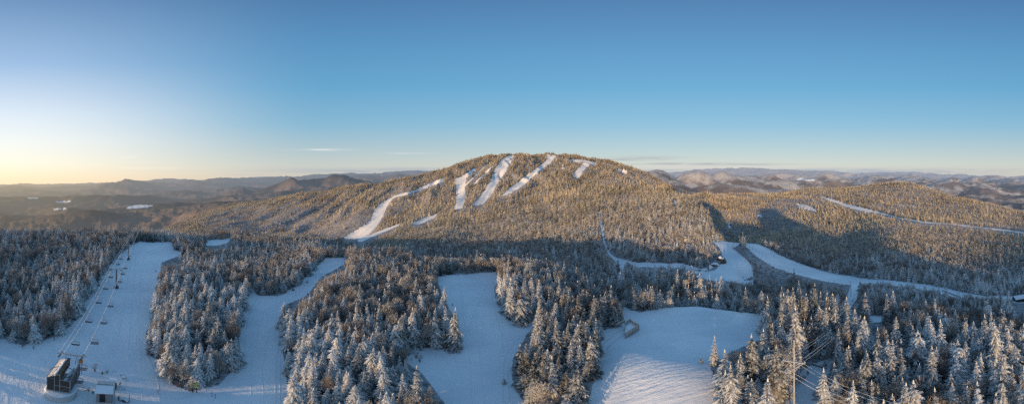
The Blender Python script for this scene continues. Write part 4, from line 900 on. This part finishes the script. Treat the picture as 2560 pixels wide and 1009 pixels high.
# ---- fences and markers along the hairpin road
def fence(pts, label):
    P = []
    for (x0, y0_), (x1, y1_) in zip(pts, pts[1:]):
        n = max(2, int(math.hypot(x1-x0, y1_-y0_)/6))
        P += [hit(x0+(x1-x0)*k/n, y0_+(y1_-y0_)*k/n) for k in range(n)]
    P.append(hit(*pts[-1])); o = P[0].copy(); t = thing('snow_fence', label, 'fence', o); net = MB()
    for i, p in enumerate(P):
        MB().bar(p-o-Vector((0, 0, .5)), p-o+Vector((0, 0, 2.0)), .14).obj('fence_post', M['inner'], t)
    for p, q in zip(P, P[1:]):
        n = max(2, int((q-p).length/.5))
        for k in range(n):
            a = p.lerp(q, (k+.5)/n)-o; net.bar(a+Vector((0, 0, .1)), a+Vector((0, 0, 1.7)), .10, .04)
        for z in (.5, 1.4): net.bar(p-o+Vector((0, 0, z)), q-o+Vector((0, 0, z)), .04, .08)
    net.obj('fence_netting', M['net'], t)
fence([(1830, 620), (1848, 634), (1864, 647), (1876, 660), (1884, 674), (1886, 688)], 'reddish slatted snow fence curving round the inside of the hairpin road')
for x, y in ((1838, 603), (1850, 609), (1861, 613), (1873, 619), (1881, 624), (1890, 631), (1898, 636), (1906, 643), (1915, 648), (1935, 645), (1897, 611)):
    p = hit(x, y); t = thing('marker_pole', 'dark upright marker pole in the row between the two roads', 'marker pole', p, 0, 'dark marker poles between the two roads')
    MB().tube([(0, 0, -.5), (0, 0, 2.6)], .09, 6, .06).obj('pole', M['dark_steel'], t); MB().box((0, 0, 2.5), (.2, .2, .25)).obj('cap', M['ink'], t)
for x, y, lab in ((530, 991, 'upper of two short dark stakes in the groomed snow below the sign'), (538, 996, 'lower of two short dark stakes in the groomed snow below the sign'), (388, 917, 'short dark stake in snow beside the grove edge'), (323.5, 1006, 'taller dark stake in the snow beside the round boulder'), (395, 985, 'thin stake carrying the cord beside the worn track'), (449, 968, 'short stake with a red tag at the grove tip'), (2143, 793, 'short dark post in the small valley clearing')):
    p = hit(x, y); t = thing('snow_stake', lab, 'stake', p); h = 2.2 if 'taller' in lab else 1.2
    MB().tube([(0, 0, -.3), (0, 0, h)], .05, 6, .04).obj('stake', M['dark_steel'], t); MB().box((.0, 0, h-.08), (.12, .12, .2)).obj('tag', M['redrope' if 'red' in lab or 'cord' in lab else 'ink'], t)
pa, pb, pc = hit(323.5, 1006), hit(395, 985), hit(449, 968)
for v in (pa, pb, pc): v.z += .95
pts = [pa.lerp(pb, k/8)-Vector((0, 0, .5*4*(k/8)*(1-k/8))) for k in range(9)]+[pb.lerp(pc, k/8)-Vector((0, 0, .4*4*(k/8)*(1-k/8))) for k in range(1, 9)]
tag(MB().tube(pts, .022, 5).obj('boundary_cord', M['redrope']), 'thin red cord closing the gap between hut and grove', 'cord')
# fallen log and slash by the power pole
def log(p, q, r, label, name='fallen_log'):
    o = MB().tube([p+Vector((0, 0, r)), p.lerp(q, .5)+Vector((0, 0, r*1.2)), q+Vector((0, 0, r))], r, 7, r*.7).obj(name, M['bark']); tag(o, label, 'log', 'logs lying in the power line clearing')
log(hit(2033, 912), hit(2066, 922), .28, 'long dark log lying across the head of the power line clearing')
log(hit(2030, 1000), hit(2052, 996), .16, 'thin log lying in the clearing near the lower spruces'); log(hit(2033, 985), hit(2040, 1002), .12, 'short branch lying crosswise beside the thin log')
log(hit(398, 920), hit(412, 903), .14, 'slanting dead branch resting against the grove edge beside the run')

# ---- scrub bushes
def bush(p, s, label, seed, group):
    t = thing('bare_bush', label, 'bush', p, seed, group); r = random.Random(seed); mb = MB()
    for k in range(14):
        a = r.uniform(0, 6.28); e = r.uniform(.15, .6); d = Vector((math.cos(a)*e, math.sin(a)*e, 1)).normalized()*s*r.uniform(.6, 1.1); mb.tube([(0, 0, -.1), d*.5, d+Vector((0, 0, .05))], .03, 3, .012)
    mb.obj('stem', M['bark'], t)
    link('crown', BUSH[seed % 2], t).scale = (s/2, s/2, s/2)
BUSH = [twig_mesh(400+i, 2.0, .8, 90, .03, M['twigs'], 'crown', .1) for i in range(2)]
for k, (x, y, s, lab) in enumerate([(238, 928, 2.3, 'bare upright bush alone in snow between terminal and hut'), (256, 936, .9, 'low scrub on the rim of the knoll above the hut'), (268, 932, .8, 'low scrub next to small stones on the knoll rim'), (300, 962, .9, 'low scrub against the snow-capped cabinet'), (222, 978, .9, 'low scrub patch halfway between terminal base and hut'), (232, 984, .8, 'low scrub just uphill of the flat dark stone'), (297, 1000, 1.2, 'scrub beside the large round dark boulder'),
    (130, 985, 1.1, 'scrub at the sunlit foot of the terminal base'), (140, 998, 1.0, 'scrub under the terminal at the bottom edge'), (116, 975, .9, 'scrub in the sunlit snow beside the terminal'), (56, 868, 1.3, 'small bush in open snow below the spruce wood'), (40, 860, 1.2, 'small bush close under the spruce wood edge'), (84, 872, .9, 'little bush lowest in the snow below the wood'), (136, 850, 1.0, 'little bush at the corner of the spruce wood'),
    (1070, 868, 1.6, 'bush in the snowy bay beside the middle run'), (1040, 895, 2.0, 'bare bush in the bay near tall spruces by the middle run'), (1050, 905, 2.2, 'brown bush at the lower side of the bay by the middle run'), (1385, 842, 1.2, 'bush tucked under the lower grove'), (2010, 950, 1.3, 'low brush in the power line clearing'), (2020, 935, 1.1, 'low brush halfway up the power line clearing'), (2045, 985, 1.4, 'low brush beside the logs of the clearing')]):
    bush(hit(x, y), s, lab, 420+k, 'bare bushes poking through the snow')

# ================================================================== trees into the scene
fx = np.array([q[0] for q in FOOT]); fy = np.array([q[1] for q in FOOT]); fr = np.array([q[2] for q in FOOT])
near = np.nonzero(keep & (cD < 300))[0]
dd = np.hypot(cx[near][:, None]-fx, cy[near][:, None]-fy) < fr+.6
keep[near[dd.any(1)]] = False
HERO = [  # base column, base row, top row, label
 (1114, 853, 765, 'isolated frosted spruce, one of the pair jutting into the middle run'), (1139, 872, 768, 'outermost frosted spruce jutting into the middle run'), (1112, 790, 714, 'tall spruce at the grove edge just above the jutting pair'), (709, 820, 756, 'dark spruce alone at the grove corner above the second run'),
 (375, 882, 814, 'dark bushy spruce standing out from the grove beside the lift run'), (392, 890, 790, 'tall frosted spruce just inside the spur beside the lift run'), (958, 1005, 919, 'pale lit spruce at the lower edge of the central grove'), (1039, 1010, 914, 'tall lit spruce at the foot of the bay beside the middle run'), (1006, 1020, 963, 'short pale spruce under the tall one beside the middle run'),
 (1999, 884, 821, 'narrow golden lit spruce right behind the power pole'), (2216, 935, 849, 'ragged golden spruce with a bare lower trunk over the lower wood'), (2415, 892, 793, 'tall golden spruce standing above the bare valley trees'), (2478, 900, 779, 'tallest golden spruce of the lower right wood'), (2461, 905, 786, 'golden spruce leaning against the tallest one'), (2385, 940, 856, 'twin-topped golden spruce among bare trees'), (2539, 965, 861, 'narrow golden spruce near the frame edge in the lower wood'),
 (1693, 742, 672, 'tallest lit spruce of the sunlit clump behind the snow dome'), (1649, 745, 689, 'lit spruce in the middle of the sunlit clump behind the dome'), (1621, 748, 696, 'first lit spruce of the sunlit clump behind the dome'), (1670, 744, 693, 'lit spruce close beside the tallest in the sunlit clump'), (1708, 744, 700, 'small lit spruce at the tail of the sunlit clump'),
 (1275, 796, 693, 'slender lit spruce at the corner of the small grove by the middle run'), (1299, 808, 733, 'broad lit spruce at the lowest tip of the small grove by the middle run'), (1252, 760, 684, 'lit spruce on the run side of the small grove'), (1398, 765, 698, 'pale lit spruce in the wood across from the small grove'), (1347, 770, 698, 'pale lit spruce behind the small grove'), (1458, 745, 680, 'rosy lit spruce near the narrow trail'),
 (2494, 790, 742, 'lone rosy lit spruce below the valley trail'), (1440, 900, 810, 'slender frosted spruce in the middle of the lower grove'), (1380, 990, 885, 'broad golden spruce at the front of the lower grove'), (1445, 1012, 915, 'golden spruce at the front edge of the lower grove'), (1340, 985, 880, 'frosted spruce at the run side of the lower grove'),
 (1785, 912, 840, 'yellow-green spruce at the edge of the snow dome'), (1850, 985, 885, 'tall golden spruce left of the power pole'), (1925, 960, 870, 'golden spruce close to the power pole'), (466, 950, 890, 'spruce with a sunlit flank behind the trail sign'), (1985, 712, 668, 'large dark spruce standing alone between the two roads')]
HSET = []
for (bx, by, ty, lab) in HERO:
    p = hit(bx, by); D = math.hypot(p.x, p.y); h = D*math.tan((Y0-ty)*PX*DEG)-p.z; HSET.append((p, h, lab))
hx = np.array([q[0].x for q in HSET]); hy = np.array([q[0].y for q in HSET]); near = np.nonzero(keep & (cD < 320))[0]
dd = np.hypot(cx[near][:, None]-hx, cy[near][:, None]-hy) < 1.9; keep[near[dd.any(1)]] = False
idx = np.nonzero(keep)[0]
cx, cy, cz, cD, px, py, isbare, hs, inframe, caz, brush = [q[idx] for q in (cx, cy, cz, cD, px, py, isbare, hs, inframe, caz, brush)]
rot = RNG.uniform(0, 6.283, len(cx)); wide = RNG.uniform(.78, 1.38, len(cx)); tilt = RNG.normal(0, .035, (len(cx), 2)); var = RNG.integers(0, 1000, len(cx))
H_S = np.where(cD < 500, 8.6, 10.2)/10.0; H_B = 7.4/8.0
treeh = np.where(isbare, 8*H_B*hs, 10*H_S*hs)
app = treeh/np.hypot(cD, cz)
ok = inframe & (px > 5) & (px < 2555) & (proj(cx, cy, cz+treeh)[1] < 985) & ~brush & (py < 1090)
s_i = np.nonzero(ok & ~isbare)[0]; s_i = s_i[np.argsort(-app[s_i])][:300-len(HSET)]
b_i = np.nonzero(ok & isbare)[0]; b_i = b_i[np.argsort(-app[b_i])][:170]
def zone(x, y):
    if x < 345: return 'in the wood beside the lift run'
    if x < 665: return 'in the grove between lift run and second run'
    if x < 1180: return ('on the second-run side' if x < 800 else 'in the heart' if x < 950 else 'on the middle-run side')+' of the central grove'
    if x < 1345 and y < 830: return 'in the small grove beside the middle run'
    if x < 1500: return 'in the lower grove beside the snow dome'
    if x < 1640: return 'in the strip of wood behind the lumber deck'
    if x < 1770: return 'in the wood behind the snow dome'
    if x < 1985: return 'between the snow dome and the power pole'
    if x < 2110: return 'around the power line clearing'
    if x < 2270: return 'in the lower wood next to the power lines'
    if x < 2420: return 'in the middle of the lower wood'
    return 'at the outer end of the lower wood'
def place_spruce(p, h, w, rz, v, label, group):
    t = thing('spruce_tree', label, 'spruce', p, rz, group); t.scale = (w, w, h/10.0)
    link('crown', SPR[v][0], t); link('trunk', SPR[v][1], t)
for k, (p, h, lab) in enumerate(HSET): place_spruce(p, h, max(.75, min(1.15, h/10)), k*1.7, k % NV, lab, None)
for i in s_i:
    size = 'tall frosted' if treeh[i] > 9.6 else 'middling frosted' if treeh[i] > 7.2 else 'short frosted'
    row = 'near the bottom edge' if py[i] > 985 else ''
    lab = '%s spruce %s%s' % (size, zone(px[i], py[i]), ', near the bottom edge' if row else '')
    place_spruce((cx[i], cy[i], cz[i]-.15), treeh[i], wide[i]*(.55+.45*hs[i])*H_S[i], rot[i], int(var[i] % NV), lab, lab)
for i in b_i:
    size = 'tall' if treeh[i] > 9.0 else 'rounded' if treeh[i] > 7.4 else 'low'
    lab = '%s rimed bare tree %s' % (size, zone(px[i], py[i]))
    t = thing('bare_tree', lab, 'bare tree', (cx[i], cy[i], cz[i]-.15), rot[i], lab); k = hs[i]*H_B; t.scale = (k, k, k)
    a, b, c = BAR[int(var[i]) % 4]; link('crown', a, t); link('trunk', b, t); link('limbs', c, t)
# standing dead trees
for k, (bx, by, ty, lab) in enumerate([(2300, 1025, 935, 'dead tree with a forked bleached top in the lower wood'), (2322, 1025, 945, 'bleached dead tree leaning beside the forked one'), (2428, 960, 900, 'short broken dead trunk among golden spruces'), (2205, 990, 915, 'dead tree with stubby limbs under the ragged spruce'), (2250, 975, 900, 'slender dead tree beside the stubby-limbed one')]):
    p = hit(bx, by); D = math.hypot(p.x, p.y); h = max(5, D*math.tan((Y0-ty)*PX*DEG)-p.z); t = thing('dead_tree', lab, 'dead tree', p, k*1.1); t.scale = (h/8, h/8, h/8)
    link('trunk', trunk_mesh(500+k, 8, .15, .97, m=M['deadwood']), t); link('limbs', bare_limb_mesh(520+k, 8, .45, M['deadwood'], n=11, r0=.07), t)
used = np.zeros(len(cx), bool); used[s_i] = True; used[b_i] = True
# everything else in the woods: one object per kind, its trees set out by geometry nodes
def scatter_group(colname, col):
    g = bpy.data.node_groups.new(colname, 'GeometryNodeTree'); g.interface.new_socket('Geometry', in_out='INPUT', socket_type='NodeSocketGeometry'); g.interface.new_socket('Geometry', in_out='OUTPUT', socket_type='NodeSocketGeometry')
    n = g.nodes; i = n.new('NodeGroupInput'); o = n.new('NodeGroupOutput'); ip = n.new('GeometryNodeInstanceOnPoints'); ci = n.new('GeometryNodeCollectionInfo')
    ci.inputs['Collection'].default_value = col; ci.inputs['Separate Children'].default_value = True; ci.inputs['Reset Children'].default_value = True
    def attr(name, typ):
        a = n.new('GeometryNodeInputNamedAttribute'); a.data_type = typ; a.inputs['Name'].default_value = name; return [s for s in a.outputs if s.enabled and s.name == 'Attribute'][0]
    L = g.links.new; L(i.outputs[0], ip.inputs['Points']); L(ci.outputs[0], ip.inputs['Instance']); ip.inputs['Pick Instance'].default_value = True
    L(attr('form', 'INT'), ip.inputs['Instance Index']); L(attr('size', 'FLOAT_VECTOR'), ip.inputs['Scale'])
    e = n.new('FunctionNodeEulerToRotation') if hasattr(bpy.types, 'FunctionNodeEulerToRotation') else None
    if e: L(attr('turn', 'FLOAT_VECTOR'), e.inputs[0]); L(e.outputs[0], ip.inputs['Rotation'])
    else: L(attr('turn', 'FLOAT_VECTOR'), ip.inputs['Rotation'])
    L(ip.outputs[0], o.inputs[0]); return g
GROUPS = {}
def forest(name, label, sel, col, form, sx, sz):
    k = np.nonzero(sel)[0]
    if not len(k): return
    me = bpy.data.meshes.new(name); me.vertices.add(len(k)); me.vertices.foreach_set('co', np.stack([cx[k], cy[k], cz[k]-.2], -1).astype(np.float32).reshape(-1))
    a = me.attributes.new('form', 'INT', 'POINT'); a.data.foreach_set('value', form[k].astype(np.int32))
    a = me.attributes.new('size', 'FLOAT_VECTOR', 'POINT'); a.data.foreach_set('vector', np.stack([sx[k], sx[k], sz[k]], -1).astype(np.float32).reshape(-1))
    a = me.attributes.new('turn', 'FLOAT_VECTOR', 'POINT'); a.data.foreach_set('vector', np.stack([tilt[k, 0], tilt[k, 1], rot[k]], -1).astype(np.float32).reshape(-1))
    o = link(name, me); tag(o, label, None, None, 'stuff')
    if col.name not in GROUPS: GROUPS[col.name] = scatter_group(col.name, col)
    md = o.modifiers.new('trees', 'NODES'); md.node_group = GROUPS[col.name]; print(name, len(k))
sform = np.where(cD < 150, var % 12, np.where(cD+RNG.uniform(-60, 60, len(cx)) < 330, 12+var % 6, np.where(cD+RNG.uniform(-130, 130, len(cx)) < 620, 22+var % 4, 18+var % 4))); bform = np.where(cD < 150, var % 4, np.where(cD < 480, 4+var % 4, 8+var % 3))
sx = wide*np.where(hs > .5, .55+.45*hs, hs*1.55)*H_S; sx = np.where(cD > 900, sx*1.15, sx); sz = hs*H_S; bx = hs*H_B*wide; bz = hs*H_B
hill = cD > 330
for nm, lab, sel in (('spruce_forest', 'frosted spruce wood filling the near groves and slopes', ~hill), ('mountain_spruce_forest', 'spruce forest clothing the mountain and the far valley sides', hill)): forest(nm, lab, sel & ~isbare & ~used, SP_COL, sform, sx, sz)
for nm, lab, sel in (('bare_forest', 'rime-covered bare broadleaf wood mixed through the near groves', ~hill), ('mountain_bare_forest', 'brown bare broadleaf woods on the mountain skirts and valley sides', hill)): forest(nm, lab, sel & isbare & ~used, BA_COL, bform, bx, bz)

# ================================================================== light, sky, camera
w = bpy.data.worlds.new('World'); SC.world = w; w.use_nodes = True; nt = w.node_tree; nt.nodes.clear(); n = N(nt)
sky = n('ShaderNodeTexSky', sky_type='NISHITA', sun_disc=False); sky.sun_elevation = SUN_EL*DEG; sky.sun_rotation = SUN_AZ*DEG
sky.altitude = 900; sky.air_density = 1.0; sky.dust_density = .6; sky.ozone_density = 1.6
dr = n('ShaderNodeTexCoord').outputs['Generated']; dn = n('ShaderNodeVectorMath', {0: dr}, operation='NORMALIZE').outputs[0]; sp = n('ShaderNodeSeparateXYZ', {0: dn})
z = n.math('MAXIMUM', sp.outputs[2], 0.0)
away = n.ramp(z, [(0, (.62, .60, .58)), (.05, (.56, .62, .64)), (.10, (.42, .57, .66)), (.17, (.24, .50, .70)), (.28, (.13, .41, .68)), (.40, (.10, .325, .60)), (.53, (.075, .22, .46)), (1, (.12, .26, .43))])
toward = n.ramp(z, [(0, (1.15, .95, .68)), (.05, (1.12, 1.04, .88)), (.12, (1.04, 1.05, 1.02)), (.2, (.86, .95, 1.05)), (.35, (.40, .60, .88)), (.55, (.15, .31, .57)), (1, (.13, .27, .43))])
sd = n('ShaderNodeVectorMath', {0: n('ShaderNodeCombineXYZ', {0: sp.outputs[0], 1: sp.outputs[1], 2: 0.0}).outputs[0], 1: (-LX, -LY, 0)}, operation='DOT_PRODUCT').outputs['Value']
t = n('ShaderNodeMapRange', {0: sd, 1: -.35, 2: .62, 3: 0.0, 4: 1.0}, interpolation_type='SMOOTHSTEP').outputs[0]
grad = n.mix(t, away, toward)
col = n.mix(.8, n.mix(1.0, sky.outputs[0], (.22, .20, .19), 'MULTIPLY'), grad)
# thin cloud streaks low over the horizon
mp = n('ShaderNodeMapping', {'Vector': dn, 'Scale': (5.0, 5.0, 75.0)}).outputs[0]; cn = n.ramp(n.noise(mp, 2.1, 6, .6), [(.36, 0), (.62, 1)])
caz = n.math('MULTIPLY', n.math('ARCTAN2', sp.outputs[0], sp.outputs[1]), 180/math.pi); cel = n.math('MULTIPLY', n.math('ARCSINE', sp.outputs[2]), 180/math.pi)
for (x_, y_, wx_, wy_, k_, c_) in ((1615, 395, 75, 4.5, .75, (.40, .37, .42)), (1560, 399, 60, 2.5, .5, (.42, .40, .44)), (1740, 409, 170, 3.0, .7, (.42, .41, .47)), (1880, 411, 120, 2.2, .45, (.44, .44, .50)), (2000, 428, 520, 8, .62, (.36, .42, .53)), (1800, 419, 260, 4, .55, (.70, .66, .64)), (960, 427, 230, 6, .6, (.38, .43, .52)), (1080, 420, 110, 3.0, .5, (.45, .48, .55)),
        (805, 374, 60, 2.2, .55, (.95, .93, .90)), (1030, 383, 60, 2.0, .3, (.85, .87, .88)), (318, 392, 22, 3.0, .5, (1, .96, .90)), (345, 420, 120, 3, .3, (1, .92, .80)), (620, 437, 60, 1.8, .45, (.50, .52, .56)), (2480, 438, 160, 4, .5, (.50, .53, .60))):
    gx_ = n.math('DIVIDE', n.math('SUBTRACT', caz, (x_-1280)*PX), wx_*PX); gy_ = n.math('DIVIDE', n.math('SUBTRACT', cel, (Y0-y_)*PX), wy_*PX)
    e_ = n.math('EXPONENT', n.math('MULTIPLY', n.math('ADD', n.math('MULTIPLY', gx_, gx_), n.math('MULTIPLY', gy_, gy_)), -1.0))
    f_ = n.math('MULTIPLY', n.math('MULTIPLY', e_, n.math('ADD', n.math('MULTIPLY', cn, 1.1), .15 if wx_ < 200 else .6)), k_, True)
    col = n.mix(f_, col, c_)
bg = n('ShaderNodeBackground', {'Color': col, 'Strength': 1.0}); o = nt.nodes.new('ShaderNodeOutputWorld'); nt.links.new(bg.outputs[0], o.inputs[0])
l = bpy.data.lights.new('sun', 'SUN'); l.energy = 5.0; l.angle = .5*DEG; l.color = (1, .66, .34); lo = bpy.data.objects.new('sun', l); COL.objects.link(lo)
lo.rotation_euler = Vector((LX*math.cos(SUN_EL*DEG), LY*math.cos(SUN_EL*DEG), -math.sin(SUN_EL*DEG))).to_track_quat('-Z', 'Y').to_euler()
cam = bpy.data.cameras.new('camera'); co = bpy.data.objects.new('camera', cam); COL.objects.link(co); co.location = (0, 0, 0); co.rotation_euler = (math.pi/2, 0, 0); SC.camera = co
cam.type = 'PANO'; cam.clip_start = .5; cam.clip_end = 200000
def cset(k, v):
    for tgt in (cam, getattr(cam, 'cycles', None)):
        try: setattr(tgt, k, v)
        except Exception: pass
cset('panorama_type', 'EQUIRECTANGULAR'); cset('latitude_min', (Y0-1009)*PX*DEG); cset('latitude_max', Y0*PX*DEG); cset('longitude_min', -90*DEG); cset('longitude_max', 90*DEG)
SC.view_settings.view_transform = 'Standard'; SC.view_settings.look = 'None'; SC.view_settings.exposure = 0; SC.view_settings.gamma = 1
SC.cycles.max_bounces = 4; SC.cycles.diffuse_bounces = 2; SC.cycles.glossy_bounces = 2; SC.cycles.use_denoising = False
